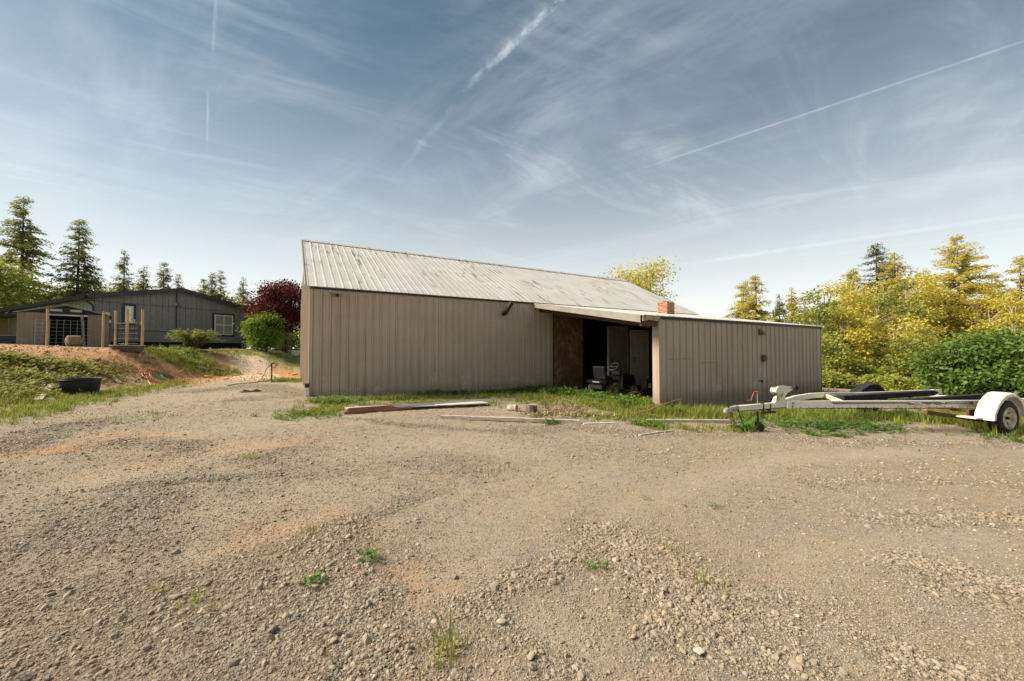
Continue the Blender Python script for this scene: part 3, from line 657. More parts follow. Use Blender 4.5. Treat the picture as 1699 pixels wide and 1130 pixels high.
    MB().bbox((x + .035, YF - .13, z - .07), (x + .12, YF - .05, z + .10), .01).build('outlet_cover', M('tan_cover', (.33, .28, .22), None, 8, .5), g)
    MB().tube([(x - .05, YF - .05, z - .10), (x - .05, YF - .05, z - .16)], .02, 8).build('conduit_stub', GREYM, g)
    x, z = bpix(1260, 632, YF - .05); b = MB(); b.tube([(x, YF - .01, z), (x, YF - .10, z), (x + .0, YF - .13, z - .04)], .018, 8); b.lathe([(0, -.15), (.045, -.15), (.045, -.135), (0, -.135)], (x, YF - .0, z + .0), 'y', 10); b.tube([(x, YF - .08, z), (x + .09, YF - .12, z + .02)], .012, 6)
    b.build('hose_tap', BLACKI, barn)
    # scratched seams on two sheets
    for (pa, pb) in (((1109, 596), (1146, 597)), ((1160, 602), (1186, 603))):
        x0, z0 = bpix(*pa, YF - .03); x1, z1 = bpix(*pb, YF - .03); MB().box((x0, YF - .0285, z0 - .006), (x1, YF - .027, z0 + .006)).build('seam', M('rusty_seam', (.12, .085, .06), None, 20, .8), barn)
    # chimney: courses of separate bricks
    ch = thing('chimney', None, None); ch.name = 'chimney'; ch.parent = barn
    cx, cy, cs = 9.95, -2.35, .46
    # place the near lower corner by the photo
    for _ in range(1):
        x, z = bpix(1108, 500, cy - cs / 2); cx = x + cs * .12 + .12; ztop = z
    zb = za(cy) - .25
    MORT = M('lime_mortar', (.34, .29, .25), (.26, .22, .19), 30, .95)
    core = MB().box((cx - cs / 2 + .012, cy - cs / 2 + .012, zb), (cx + cs / 2 - .012, cy + cs / 2 - .012, ztop - .015)).build('mortar_core', MORT, ch)
    MB().lathe([(.11, 0), (.11, .05), (.085, .05), (.085, -.3), (.11, -.3)], (cx, cy, ztop - .015), 'z', 16).build('flue', BLACKI, ch)
    bm_, t, bs, _ = newmat('red_brick'); oi = nd(t, 'ShaderNodeObjectInfo'); c = mixc(t, oi.outputs['Random'], (.34, .13, .075), (.42, .235, .16)); c = mixc(t, maprange(t, noise(t, coords(t, world=True), 14, 4), .5, .7), c, (.46, .36, .29)); lk(t, c, bs.inputs['Base Color']); bs.inputs['Roughness'].default_value = .9
    bl, bh, bw = .205, .058, .10; me = MB().bbox((-bl / 2, -bw / 2, 0), (bl / 2, bw / 2, bh), .004).mesh('brick'); me.materials.append(bm_)
    rows = int((ztop - zb) / .070)
    for r in range(rows):
        z = ztop - (r + 1) * .070; off = (r % 2) * .11
        for side in range(4):
            for k in range(2):
                u = -cs / 2 + bl / 2 + k * (bl + .013) + (off * .5 if r % 2 else 0)
                p = [(u, -cs / 2 + bw / 2 - .002), (cs / 2 - bw / 2 + .002, u), (-u, cs / 2 - bw / 2 + .002), (-cs / 2 + bw / 2 - .002, -u)][side]
                link('brick', me, ch, loc=(cx + p[0] * .999 ** k, cy + p[1], z + .001 * side), rot=(0, 0, side * R(90)))
build_barn()
# ------------------------------------------------------------------ house on the bank
HA_ = Vector((-23.83, 21.8, 0)); HT = math.atan2(.887, .461)
HX = Vector((math.cos(HT), math.sin(HT), 0)); HY = Vector((-math.sin(HT), math.cos(HT), 0))
def hpix(px, py, yl=0.0):
    d = cam_ray(px, py); o = Vector((0, 0, CAMZ)) - HA_; s = (yl - o.dot(HY)) / d.dot(HY); q = o + d * s; return q.dot(HX), q.z
CHAR = M('charcoal_boards', (.225, .214, .203), (.19, .182, .172), 5, .6, .15, 40)
CHAR2 = M('charcoal_trim', (.050, .050, .051), (.038, .038, .039), 5, .5)
SKIRT = M('dark_skirting', (.024, .025, .030), (.018, .018, .022), 7, 1.0, spec=0.0)
SHING = M('grey_shingle', (.030, .029, .029), (.020, .020, .020), 30, 1.0, spec=0.0)
PINE = M('raw_pine_post', (.50, .36, .20), (.40, .27, .14), 7, .85, .3, 50, stretch=(1, 1, .3))
def glass_mat(name='window_glass'):
    m, t, b, _ = newmat(name); b.inputs['Base Color'].default_value = (.50, .46, .40, 1); b.inputs['Roughness'].default_value = .05; b.inputs['Specular IOR Level'].default_value = 1.0; b.inputs['Metallic'].default_value = .35  # pale base colour stands in for bright reflections and curtains
    return m
GLASS = glass_mat()
def build_house():
    G = 1.55; Wd, Ln = 7.9, 17.5; EV = 4.66; PK = 5.50
    h = thing('house', 'low dark charcoal board-sided house with shallow gable roof on the bank', 'house', HA_, HT)
    top = lambda x: EV + (PK - EV) * (1 - abs(x - Wd / 2) / (Wd / 2))
    # carcass behind the boards
    b = MB(); b.prism([(0, G - .6), (Wd, G - .6), (Wd, EV), (Wd / 2, PK), (0, EV)], .03, Ln, 'xz'); b.build('wall', CHAR, h)
    b = MB(); b.box((-.02, -.03, G - .5), (Wd + .02, .028, G + .52)); b.box((-.03, .0, G - .5), (-.002, Ln, G + .52)); b.build('skirting', SKIRT, h)
    # vertical boards on the gable, one by one, with joints
    nb = 26; w = Wd / nb
    zlow = G + 1.22
    for k in range(nb):
        x0, x1 = k * w + .007, (k + 1) * w - .007; yo = .006 * (k % 3)
        pts = [(x0, zlow), (x1, zlow), (x1, top(x1) - .02)] + ([(Wd / 2, PK - .02)] if x0 < Wd / 2 < x1 else []) + [(x0, top(x0) - .02)]
        b = MB(); b.prism(pts, -.012 - yo, .026, 'xz'); b.build('siding_board', CHAR, h)
    for k in range(4):
        z = G + .53 + k * .172; b = MB(); b.prism([(-.030, z), (-.012, z + .168), (.026, z + .168), (.026, z)], -.005, Wd + .005, 'yz'); b.build('lap_board', CHAR, h)
    MB().box((-.01, -.040, zlow - .035), (Wd + .01, -.008, zlow - .002)).build('belly_band', CHAR2, h)
    xt, _ = hpix(292, 540); MB().box((xt - .04, -.045, zlow), (xt + .04, -.024, top(xt) - .1)).build('joint_batten', CHAR2, h)
    xt, zt = hpix(230, 520); MB().box((xt - 2.6, -.034, EV - .30), (xt + 4.5, -.025, EV - .27)).build('joint_flashing', CHAR2, h)
    # long left wall: boards too
    me = MB().box((-.020, .012, zlow), (-.002, .30, EV - .12)).mesh('siding_board'); me.materials.append(CHAR)
    for k in range(55): link('siding_board', me, h, loc=(-.004 * (k % 2), .03 + k * .315, 0))
    # roof slabs with overhang, barge boards, gutter
    sl = (PK - EV) / (Wd / 2)
    for sg in (-1, 1):
        xe = -.38 if sg < 0 else Wd + .38; ze = EV - .38 * sl
        b = MB(); b.prism([(xe, ze + .03), (Wd / 2, PK + .03), (Wd / 2, PK + .15), (xe, ze + .15)], -.34, Ln + .3, 'xz'); r = b.build('roof', SHING, h)
        b = MB(); b.prism([(xe, ze - .10), (Wd / 2, PK - .10), (Wd / 2, PK + .16), (xe, ze + .16)], -.385, -.345, 'xz'); b.build('barge_board', CHAR2, r)
        b = MB(); b.prism([(xe, ze - .12), (xe + sg * .12, ze - .12), (xe + sg * .13, ze + .06), (xe, ze + .06)], -.33, Ln + .3, 'xz'); b.build('gutter', SKIRT, r)
    # windows with frame, bars and panes
    def window(pa, pb, bars, name='window'):
        (x0, z1), (x1, z0) = hpix(*pa), hpix(*pb); y = -.055
        wd = MB().box((x0 - .14, y + .025, z0 - .14), (x1 + .14, y + .052, z1 + .14)).build(name, CHAR2, h)
        f = .065; fr = MB().box((x0, y - .03, z0), (x1, y + .02, z0 + f)).box((x0, y - .03, z1 - f), (x1, y + .02, z1)).box((x0, y - .03, z0 + f), (x0 + f, y + .02, z1 - f)).box((x1 - f, y - .03, z0 + f), (x1, y + .02, z1 - f))
        fr.build('frame', WHITEP, wd)
        if bars & 1: MB().box((x0 + f, y - .024, (z0 + z1) / 2 - .03), (x1 - f, y + .018, (z0 + z1) / 2 + .03)).build('bar', WHITEP, wd)
        if bars & 2: MB().box(((x0 + x1) / 2 - .022, y - .020, z0 + f), ((x0 + x1) / 2 + .022, y + .018, z1 - f)).build('bar', WHITEP, wd)
        for (za, zb) in (((z0 + f), (z0 + z1) / 2), ((z0 + z1) / 2, z1 - f)):
            MB().box((x0 + f, y - .002, za), (x1 - f, y + .012, zb)).build('pane', GLASS, wd)
    window((355.5, 522), (385.5, 556), 3); window((207, 507.5), (220, 535.5), 1)
    for yl in (7.2, 9.2):
        wd = MB().box((-.06, yl, EV - .75), (-.03, yl + .9, EV - .15)).build('window', WHITEP, h); MB().box((-.066, yl + .07, EV - .69), (-.061, yl + .83, EV - .21)).build('pane', GLASS, wd)
    # security light, vents, down pipes
    x, z = hpix(293.5, 505); sl_ = MB().bbox((x - .07, -.07, z - .06), (x + .07, -.026, z + .06), .01).build('security_light', BLACKP, h)
    for q in (-.14, .14): MB().tube([(x + q * .4, -.08, z), (x + q, -.20, z - .02)], [.04, .085], 10).build('lamp_head', GREYM, sl_, True)
    MB().tube([(-.44, -.25, EV - .22), (-.40, -.25, EV - .34), (-.12, -.10, EV - .52), (-.08, -.09, EV - .62), (-.08, -.09, G)], .05, 8).build('downpipe', CHAR2, h, True)
    MB().tube([(Wd + .44, -.25, EV - .22), (Wd + .40, -.25, EV - .34), (Wd + .05, -.10, EV - .52), (Wd + .05, -.09, EV - .62), (Wd + .05, -.09, G + .1), (Wd + .05, -.35, G)], .05, 8).build('downpipe', CHAR2, h, True)
    x, z = hpix(291, 577); MB().box((x - .35, -.045, G + .04), (x + .55, -.032, G + .38)).build('crawl_vent', M('pale_vent', (.22, .22, .23), None, 9, .6), h)
    x, z = hpix(177, 528); MB().box((x - .09, -.05, z - .35), (x + .12, -.027, z + .35)).build('panel_cover', WHITEP, h)
    # covered porch at the far end of the long wall
    b = MB(); b.box((-2.2, Ln - 4.2, EV - .62), (-.05, Ln, EV - .50)); po = b.build('porch_roof', CHAR2, h)
    for yy in (Ln - 4.0, Ln - .1): MB().box((-2.15, yy - .06, G - .5), (-2.03, yy + .06, EV - .62)).build('porch_post', CHAR2, po)
    MB().box((-2.14, Ln - .12, G), (-.05, Ln - .06, EV - .62)).build('porch_screen', M('tan_lattice', (.36, .25, .13), (.28, .18, .09), 12, .8), po)
build_house()
# ------------------------------------------------------------------ metal garden shed
SHC = at(108, 566, 19.3); SHT = math.atan2(1.0, -1.12) - R(90) + R(180)
def build_shed():
    W2, D, EH, PH = 1.52, 2.0, 1.58, 1.98
    z0 = SHC.z - .12 if False else 1.83
    ang = math.atan2(-SHC.x, SHC.y)                 # front turned to the yard
    s = thing('garden_shed', 'small tan metal garden shed with dark low gable and open doors', 'shed', (SHC.x, SHC.y, z0), ang + R(-3))
    TAN = M('mauve_tan_sheet', (.235, .185, .155), (.20, .155, .13), 3, .5); DK = M('anthracite_sheet', (.034, .035, .037), (.026, .026, .028), 4, .9)
    def rib(x0, x1, n, h0, h1):
        w = (x1 - x0) / n; pts = []
        for k in range(n): pts += [(x0 + k * w, .0), (x0 + k * w + w * .12, -.014), (x0 + k * w + w * .5, -.014), (x0 + k * w + w * .62, 0)]
        pts += [(x1, 0), (x1, .02), (x0, .02)]; b = MB(); b.prism(pts, h0, h1, 'xy'); return b
    O = .60
    for (a, c, n) in ((-W2, -O - .06, 6), (O + .14, W2, 6)): rib(a, c, n, -.3, EH).build('front_panel', TAN, s)
    for sg in (-1, 1): b = MB(); b.box((sg * W2 - .012, .0, -.3), (sg * W2 + .012, D, EH)); b.build('side_wall', DK, s)
    MB().box((-W2, D - .02, -.3), (W2, D, EH)).build('back_wall', DK, s)
    b = MB(); b.prism([(-W2, EH), (W2, EH), (0, PH - .03)], .0, .03, 'xz'); g = b.build('gable_panel', DK, s)
    for c in (-.32, .34):
        MB().box((c - .20, -.014, EH + .10), (c + .20, -.001, EH + .22)).build('vent_plate', M('pale_vent_plate', (.42, .42, .40), None, 8, .5), g)
    MB().box((-O - .06, -.02, EH - .04), (O + .14, .02, EH + .02)).build('door_rail', DK, s)
    for sg in (-1, 1):
        b = MB(); b.prism([(sg * (W2 + .10), EH - .05), (0, PH), (0, PH + .035), (sg * (W2 + .10), EH - .015)], -.12, D + .1, 'xz'); b.build('roof', DK, s)
        b = MB(); b.prism([(sg * (W2 + .11), EH - .06), (0, PH - .01), (0, PH + .045), (sg * (W2 + .11), EH)], -.135, -.121, 'xz'); b.build('roof_edge', M('dull_edge', (.20, .20, .20), None, 8, .7), s)
    MB().bbox((-.12, -.14, PH + .036), (.12, D + .1, PH + .06), .01).build('ridge_cap', GALV, s)
    # sliding doors pushed aside, standing loose inside
    b = MB(); b.box((-O - .05, .05, -.2), (-O + .02, .075, EH - .05)); b.build('door', TAN, s)
    b = MB(); b.bar((O + .06, .02, -.25), (O - .06, .02, EH - .06), .10, .03, (0, 1, 0)); b.build('door', TAN, s)
    MB().box((-O - .28, .22, -.25), (-O - .02, .24, EH - .06)).build('inner_door', M('dull_door', (.12, .10, .09), None, 5, .6), s)
    MB().box((-W2 + .02, .02, -.3), (W2 - .02, D - .03, -.12)).build('floor_deck', DK, s)
    return s, ang
shed, SHANG = build_shed()
def on_bank(px, py, Y):
    p = at(px, py, Y); return p
# wire stock panel leaning before the shed door
def wire_panel():
    o = thing('wire_panel', 'square-mesh wire stock panel standing before the dark shed doorway', 'fence panel', (SHC.x, SHC.y, 1.72), SHANG)
    b = MB(); y = -.55
    for k in range(9): b.tube([(-.95 + k * .22, y, 0), (-.95 + k * .22 + .02, y + .03, 1.35)], .006, 4)
    for k in range(8): b.tube([(-.95, y, .06 + k * .18), (.0, y - .02, .05 + k * .18), (.81, y, .06 + k * .18)], .006, 4)
    b.build('wire_mesh', GALV, o)
wire_panel()
# roll by the shed
p = at(122, 568, 18.2); z = hz(p.x, p.y) - .03
t_ = thing('straw_roll', 'weathered tan round roll lying on its side at the shed door', 'roll', (p.x, p.y, z), SHANG + R(12))
MB().lathe([(0, -.24), (.20, -.24), (.26, -.20), (.275, 0), (.26, .20), (.20, .24), (.0, .24)], (0, 0, .27), 'x', 28).build('roll_body', M('weathered_straw', (.28, .20, .125), (.17, .12, .08), 22, .95, .6, 60), t_, True)
MB().lathe([(.05, .235), (.13, .252), (.15, .235)], (0, 0, .27), 'x', 20).build('roll_core', M('dark_core', (.08, .06, .045), None, 20, .9), t_)
# fence posts
POSTS = [(237, 513, 581, 16.3, .047, 'thick pale wooden post, rightmost and nearest of the row by the shed'), (211.5, 512.5, 570, 16.8, .046, 'pale wooden post standing in front of the narrow white house window'),
         (192.5, 515.5, 572, 16.6, .042, 'pale wooden post at the left side of the dark metal gate'), (171.5, 517, 566, 18.2, .042, 'pale wooden post half hidden behind the right edge of the shed'), (79.5, 512, 566, 18.0, .05, 'thin wooden post rising before the left half of the shed front')]
for px, y0, y1, Y, r, lab in POSTS:
    a = at(px, y0, Y); zb = hz(a.x, a.y); o = thing('fence_post', lab, 'fence post', (a.x, a.y, zb), random.uniform(0, 3), 'wooden posts by the shed')
    hgt = a.z - zb; MB().tube([(0, 0, -.4), (.01, 0, hgt * .5), (.0, .01, hgt - .02), (0, .01, hgt)], [r * 1.03, r, r * .98, r * .9], 14).build('post_shaft', PINE, o, True)
TP = M('green_steel_post', (.035, .06, .045), (.05, .04, .03), 12, .6); TW = M('post_tip', (.55, .42, .36), None, 6, .6)
for px, y0, y1, Y, lab in [(182.5, 531, 575, 16.6, 'thin green steel stake with pale tip left of the gate'), (223, 530, 569, 16.9, 'thin green steel stake with pale tip right of the gate'), (233, 534, 580, 16.5, 'thin dark steel stake touching the rightmost wooden post')]:
    a = at(px, y0, Y); zb = hz(a.x, a.y); o = thing('steel_stake', lab, 'stake', (a.x, a.y, zb), .4, 'steel stakes by the shed'); hgt = a.z - zb
    b = MB(); b.box((-.022, -.004, -.4), (.022, .004, hgt - .12)); b.box((-.004, .004, -.4), (.004, .032, hgt - .12)); b.build('stake_shaft', TP, o)
    b = MB(); b.box((-.023, -.006, hgt - .119), (.023, .033, hgt)); b.build('stake_tip', TW, o)
# metal gate between the posts
def gate():
    a, c = at(194, 570, 16.4), at(229, 570, 16.2); g0 = Vector((a.x, a.y, hz(a.x, a.y))); d = (c - a); d.z = 0; L = d.length; ang = math.atan2(d.y, d.x)
    o = thing('tube_gate', 'dark tubular metal gate hung between the pale wooden posts', 'gate', g0, ang); zt = at(194, 536.5, 16.4).z - g0.z
    b = MB(); b.tube([(0, 0, .1), (0, 0, zt), (L, 0, zt), (L, 0, .1), (0, 0, .1)], .018, 8); b.build('gate_frame', BLACKI, o)
    for k in range(1, 5): b = MB(); b.tube([(.02, 0, .1 + (zt - .1) * k / 5), (L - .02, 0, .1 + (zt - .1) * k / 5)], .008, 6); b.build('rail', BLACKI, o)
gate()
# long low trough at the post feet
a = at(212, 573, 15.4); o = thing('stock_trough', 'low dark metal water trough between the fence posts', 'trough', (a.x, a.y, hz(a.x, a.y)), R(38))
b = MB(); b.lathe([(0, .02), (.42, .02), (.50, .20), (.52, .20), (.52, .17), (.44, -.05), (0, -.05)], (0, 0, 0), 'z', 28); b.build('trough_tank', M('dark_steel', (.06, .055, .055), (.10, .085, .075), 10, .5), o, True)
b = MB(); b.lathe([(.50, .185), (.535, .185), (.535, .215), (.50, .215), (.50, .185)], (0, 0, 0), 'z', 28); b.build('trough_rim', GALV, o, True)
# dark low utility box behind the shed
a = at(22, 556, 23.5); o = thing('utility_trailer', 'low dark blue and white box trailer left of the shed', 'trailer', (a.x, a.y, hz(a.x, a.y)), R(35))
MB().bbox((-.75, -.55, .35), (.75, .55, .85), .03).build('trailer_box', M('navy_panel', (.02, .025, .045), None, 5, .4), o)
MB().bbox((.30, -.57, .42), (.76, -.551, .84), .01).build('tail_panel', WHITEP, o); 
for sg in (-1, 1): MB().lathe([(0, -.08), (.16, -.08), (.26, -.07), (.26, .07), (.16, .08), (0, .08)], (0, sg * .62, .26), 'y', 20).build('wheel', BLACKP, o, True)
for k, (px, c) in enumerate(((486.5, (.62, .62, .60)), (491.5, (.66, .66, .64)), (497, (.58, .58, .56)))):
    a = at(px, 581, 27 + .3 * k); o = thing('bucket', ['white plastic bucket under the red maple, leftmost of three', 'white plastic bucket under the red maple, middle of three', 'white plastic bucket nearest the barn corner under the red maple'][k], 'bucket', (a.x, a.y, hz(a.x, a.y)), k, 'white buckets under the red maple')
    MB().lathe([(0, 0), (.125, 0), (.15, .36), (.158, .36), (.158, .32), (.15, .30), (.14, .04), (0, .04)], (0, 0, 0), 'z', 20).build('pail', M('white_plastic', c, None, 6, .4), o, True)
    b = MB(); b.tube([(.155 * math.cos(q), .03, .36 + .10 * math.sin(q)) for q in np.linspace(0, math.pi, 9)], .004, 5); b.build('bail_handle', GALV, o)
# ------------------------------------------------------------------ boat trailer
TAX = Vector((.961, .273, 0)).normalized(); TANG = math.atan2(TAX.y, TAX.x)
CPL = at(1208, 681, 7.95)
def build_trailer():
    z0 = zg(CPL.x, CPL.y)
    tr = thing('boat_trailer', 'empty white boat trailer with black bunks and rusty axle parked beside the lean-to', 'trailer', (CPL.x, CPL.y, 0), TANG)
    CR, m_t = None, None
    m, t, b, _ = newmat('cream_trailer_paint'); p = coords(t, world=True); n = noise(t, p, 3.5, 6, .65); n2 = noise(t, p, 16, 5, .65)
    c = mixc(t, maprange(t, n, .35, .65), (.74, .70, .61), (.66, .62, .52)); c = mixc(t, fmath(t, 'MULTIPLY', maprange(t, n2, .575, .68), .9), c, (.36, .20, .10)); lk(t, c, b.inputs['Base Color']); b.inputs['Roughness'].default_value = .45
    CR = m; RUST = M('rusty_steel', (.15, .065, .030), (.075, .045, .032), 14, .9, .4, 60); BLK = M('black_rubber', (.016, .016, .017), (.024, .024, .024), 20, .7, .2, 90); CARP = M('black_bunk_carpet', (.017, .016, .019), (.030, .028, .034), 9, .95, .4, 90)
    def tp(px, py, lat):
        """photo pixel -> trailer-local point on the vertical plane at lateral offset lat"""
        d = cam_ray(px, py); nrm = Vector((-TAX.y, TAX.x, 0)); o = Vector((0, 0, CAMZ)) - Vector((CPL.x, CPL.y, 0)); s = (lat - o.dot(nrm)) / d.dot(nrm); q = o + d * s
        return Vector((q.dot(TAX), lat, q.z))
    # tongue, rails
    A0 = tp(1222, 678, 0); A1 = tp(1312, 670, 0)
    b = MB(); b.bar(A0, A1, .085, .115); b.build('tongue', CR, tr)
    AXX = 6.15; HW = 1.27
    n0 = tp(1305, 671, -.06); n1 = Vector((AXX + .3, -.98, tp(1612, 671, -.95).z)); near = MB(); near.bar(n0, n0 + (n1 - n0) * .5, .07, .15); near.bar(n0 + (n1 - n0) * .5 + Vector((.001, 0, 0)), n1, .07, .15)
    nr = near.build('frame_rail', CR, tr)
    tail = MB(); tail.bar((AXX + .302, -.98, n1.z), (AXX + 2.3, -1.0, n1.z + .02), .07, .12); tail.build('frame_rail', CR, tr)
    pts = [tp(1297, 668, .04), tp(1318, 661, .22), tp(1345, 656.5, .48), tp(1370, 655, .72), tp(1420, 655, .98), tp(1480, 652.5, .98), tp(1560, 649.5, .98)]
    b = MB(); 
    for q0, q1 in zip(pts[:-1], pts[1:]): b.bar(q0, q1 + (q1 - q0).normalized() * .012, .07, .115)
    b.build('frame_rail', CR, tr)
    e = pts[-1]; b = MB(); b.bar(e, (AXX + 2.2, .98, e.z + .01), .068, .115); b.build('frame_rail', CR, tr)
    # cross members
    c0 = tp(1369, 656, .70); cx_ = tp(1424, 672, -.55).x; c1 = Vector((cx_, n0.y + (n1.y - n0.y) * (cx_ - n0.x) / (n1.x - n0.x) + .045, tp(1424, 672, -.55).z)); b = MB(); b.bar(c0, c1, .06, .085); b.build('cross_member', CR, tr)
    b = MB(); b.bar((AXX + 2.0, -.95, n1.z - .11), (AXX + 2.0, .93, n1.z - .10), .06, .09); b.build('cross_member', CR, tr)
    # bunks with carpet
    for (pa, pb, la, lb) in (((1395, 662), (1545, 653), .60, .66), ((1482, 669), (1640, 659.5), -.45, -.50)):
        q0, q1 = tp(*pa, la), tp(*pb, lb); b = MB(); d = (q1 - q0)
        b.bar(q0 + Vector((0, 0, .012)), q1 + Vector((0, 0, .022)), .15, .13, w2=.16, h2=.14); bk = b.build('bunk', CARP, tr)
        b = MB(); b.bar(q1 + d.normalized() * .001 + Vector((0, 0, .022)), q1 + d.normalized() * .22 + Vector((0, 0, .03)), .16, .135, w2=.10, h2=.02); b.build('bunk_end', CARP, bk)
        for f in (.22, .75):
            qq = q0 + d * f; b = MB(); b.bar(qq + Vector((0, 0, -.06)), qq + Vector((0, 0, -.15)), .05, .05, (0, 1, 0)); b.build('bunk_bracket', GALV, bk)
    b = MB()
    for k in range(26):
        q = n0 + (n1 - n0) * ((k + .5) / 26); b.lathe([(0, -.006), (.010, -.006), (.012, 0), (0, 0)], (q.x, q.y - .036, q.z - .060), 'y', 6)
    for (f, dz) in ((.02, .03), (.02, -.03), (.98, .03), (.98, -.03), (.5, .04)):
        q = n0 + (n1 - n0) * f; b.lathe([(0, -.012), (.016, -.012), (.018, 0), (0, 0)], (q.x, q.y - .036, q.z + dz), 'y', 6)
    tag(b.build('bolts', RUST, tr), kind='stuff')
    b = MB(); b.tube([A0 + Vector((.05, -.045, -.05)), A1 + Vector((0, -.045, -.06)), n0 + Vector((.3, -.05, -.085)), n0 + (n1 - n0) * .5 + Vector((0, -.03, -.10)), n1 + Vector((-.3, -.03, -.09))], .007, 5); b.build('wiring', BLACKI, tr)
    # axle, spring arms
    b = MB(); b.bar((AXX, -HW + .13, .19 - .02), (AXX, HW - .13, .19), .065, .065); b.build('axle', RUST, tr)
    a0, a1 = tp(1536, 684, -.88), tp(1634, 698, -.93); b = MB(); b.bar(a0, a1, .05, .085); b.build('spring_arm', RUST, tr)
    a0 = Vector((AXX - 1.0, .90, .26)); b = MB(); b.bar(a0, (AXX - .05, .93, .16), .05, .085); b.build('spring_arm', RUST, tr)
    MB().box((AXX - .52, -.985, .02), (AXX - .16, -.945, .26)).build('mud_flap', RUST, tr)
    # wheels and fenders on both sides
    wz = {-1: .11, 1: .15}
    for sg in (-1, 1):
        yc = sg * HW; zc = wz[sg]; rim = M('worn_white_rim', (.70, .66, .57), (.48, .36, .24), 11, .5); r_ = .375
        wh = thing('wheel', None, None); wh.parent = tr; wh.name = 'wheel'; wh.location = (AXX, yc, zc)
        prof = [(.235, -.10), (.30, -.112), (.345, -.105), (.372, -.078), (.377, 0), (.372, .078), (.345, .105), (.30, .112), (.235, .10), (.228, .05), (.228, -.05), (.235, -.10)]
        MB().lathe(prof, (0, 0, 0), 'y', 44).build('tyre', BLK, wh, True)
        b = MB()
        for k in range(44):
            an = 2 * math.pi * k / 44; ca, sa = math.cos(an), math.sin(an)
            for yy in (-.055, 0, .055):
                q = Vector((ca * .379, yy, sa * .379)); b.bar(q - Vector((-sa, 0, ca)) * .018, q + Vector((-sa, 0, ca)) * .016, .012, .036, (0, 1, 0))
        tb = b.build('tread', BLK, wh); tag(tb, kind='stuff')
        o = sg
        b = MB(); b.lathe([(.238, o * .10), (.226, o * .112), (.205, o * .085), (.200, o * .03), (.19, -o * .08), (.225, -o * .09)], (0, 0, 0), 'y', 40); b.build('rim', rim, wh, True)
        # slotted disc: hub plus six spokes
        b = MB(); b.lathe([(0, o * .045), (.05, o * .05), (.085, o * .035), (.095, o * .02), (.095, o * .0), (0, 0)], (0, 0, 0), 'y', 28)
        for k in range(7):
            an = 2 * math.pi * k / 7 + .3; ca, sa = math.cos(an), math.sin(an)
            b.bar((ca * .08, o * .022, sa * .08), (ca * .203, o * .045, sa * .203), .072, .02, (0, 1, 0), w2=.085)
        b.build('disc', rim, wh, True)
        b = MB(); b.lathe([(0, o * .10), (.025, o * .098), (.034, o * .085), (.036, o * .045), (0, o * .045)], (0, 0, 0), 'y', 18); b.build('hub_cap', BLACKI, wh, True)
        b = MB(); b.lathe([(0, -o * .05), (.20, -o * .05), (.20, -o * .06), (0, -o * .06)], (0, 0, 0), 'y', 24); b.build('brake_drum', RUST, wh)
        # fender: rounded hood with side skirt
        fm = CR if sg < 0 else M('black_fender', (.018, .018, .022), (.03, .03, .034), 8, .5)
        zt = .665 - zc if sg < 0 else .64 - zc
        xs = [(-.62, -.02), (-.60, .12), (-.46, .33), (-.30, zt - .10), (-.14, zt - .02), (.06, zt), (.24, zt - .03), (.40, zt - .14), (.50, .27), (.56, .02)]
        vs, fs = [], []; inn, out = -sg * .16, sg * .13
        for (x, z) in xs:
            L = math.hypot(x, z); nx, nz = x / L, z / L
            vs += [(x, inn, z), (x, out - sg * .035, z), (x - nx * .02, out, z - nz * .025), (x - nx * .07, out + sg * .005, z - nz * .085), (x - nx * .075, out - sg * .012, z - nz * .08), (x - nx * .03, out - sg * .03, z - nz * .04), (x - nx * .018, inn, z - nz * .018)]
        m7 = 7
        for k in range(len(xs) - 1):
            for j in range(m7): fs.append((k * m7 + j, (k + 1) * m7 + j, (k + 1) * m7 + (j + 1) % m7, k * m7 + (j + 1) % m7))
        fs += [tuple(range(m7)), tuple((len(xs) - 1) * m7 + j for j in reversed(range(m7)))]
        b = MB(); b.add([(AXX + x, yc + y, zc + z) for x, y, z in vs], fs); fd = b.build('fender', fm, tr, True)
        b = MB(); b.bbox((AXX - .86, yc - sg * .16 - (.13 if sg < 0 else .0), zc - .0), (AXX - .58, yc - sg * .16 + (.28 if sg < 0 else .15), zc + .028), .006); b.build('fender_step', fm, fd)
    # winch post: plate, drum, roller, strap
    q = tp(1300, 660, 0); z = q.z
    P = lambda px, py: (lambda v: (v.x, v.z))(tp(px, py, 0))
    poly = [P(1293, 669), P(1296, 652), P(1291, 648.5), P(1291, 641.5), P(1300, 640.5), P(1309, 641), P(1312, 646), P(1303, 651), P(1298.5, 658), P(1301, 669)]
    wp = MB().prism(poly, -.055, -.045, 'xz').prism(poly, .045, .055, 'xz').build('winch_post', CR, tr)
    b = MB(); pa = tp(1296, 657, 0); b.bar(tp(1291, 668.5, 0), pa, .09, .05); b.build('post_brace', CR, tr)
    b = MB(); b.bar(tp(1282.5, 666, 0) + Vector((.05, -.048, .03)), tp(1289, 657, 0) + Vector((.02, -.048, .0)), .004, .07, (0, 0, 1)); b.build('warning_label', M('amber_label', (.62, .34, .08), (.70, .48, .18), 20, .6), wp)
    qb = tp(1285, 668, 0); 
    v = [tp(1282, 671, 0), tp(1296, 671, 0), tp(1292, 655, 0), tp(1286, 660, 0)]; b = MB(); b.prism([(k.x, k.z) for k in v], -.042, .042, 'xz'); b.build('winch_gusset', CR, wp)
    d0 = tp(1287, 648, 0); b = MB(); b.lathe([(0, -.07), (.075, -.07), (.08, -.055), (.055, -.05), (.055, .05), (.08, .055), (.075, .07), (0, .07)], (d0.x, 0, d0.z), 'y', 20); dr = b.build('winch_drum', CR, tr, True)
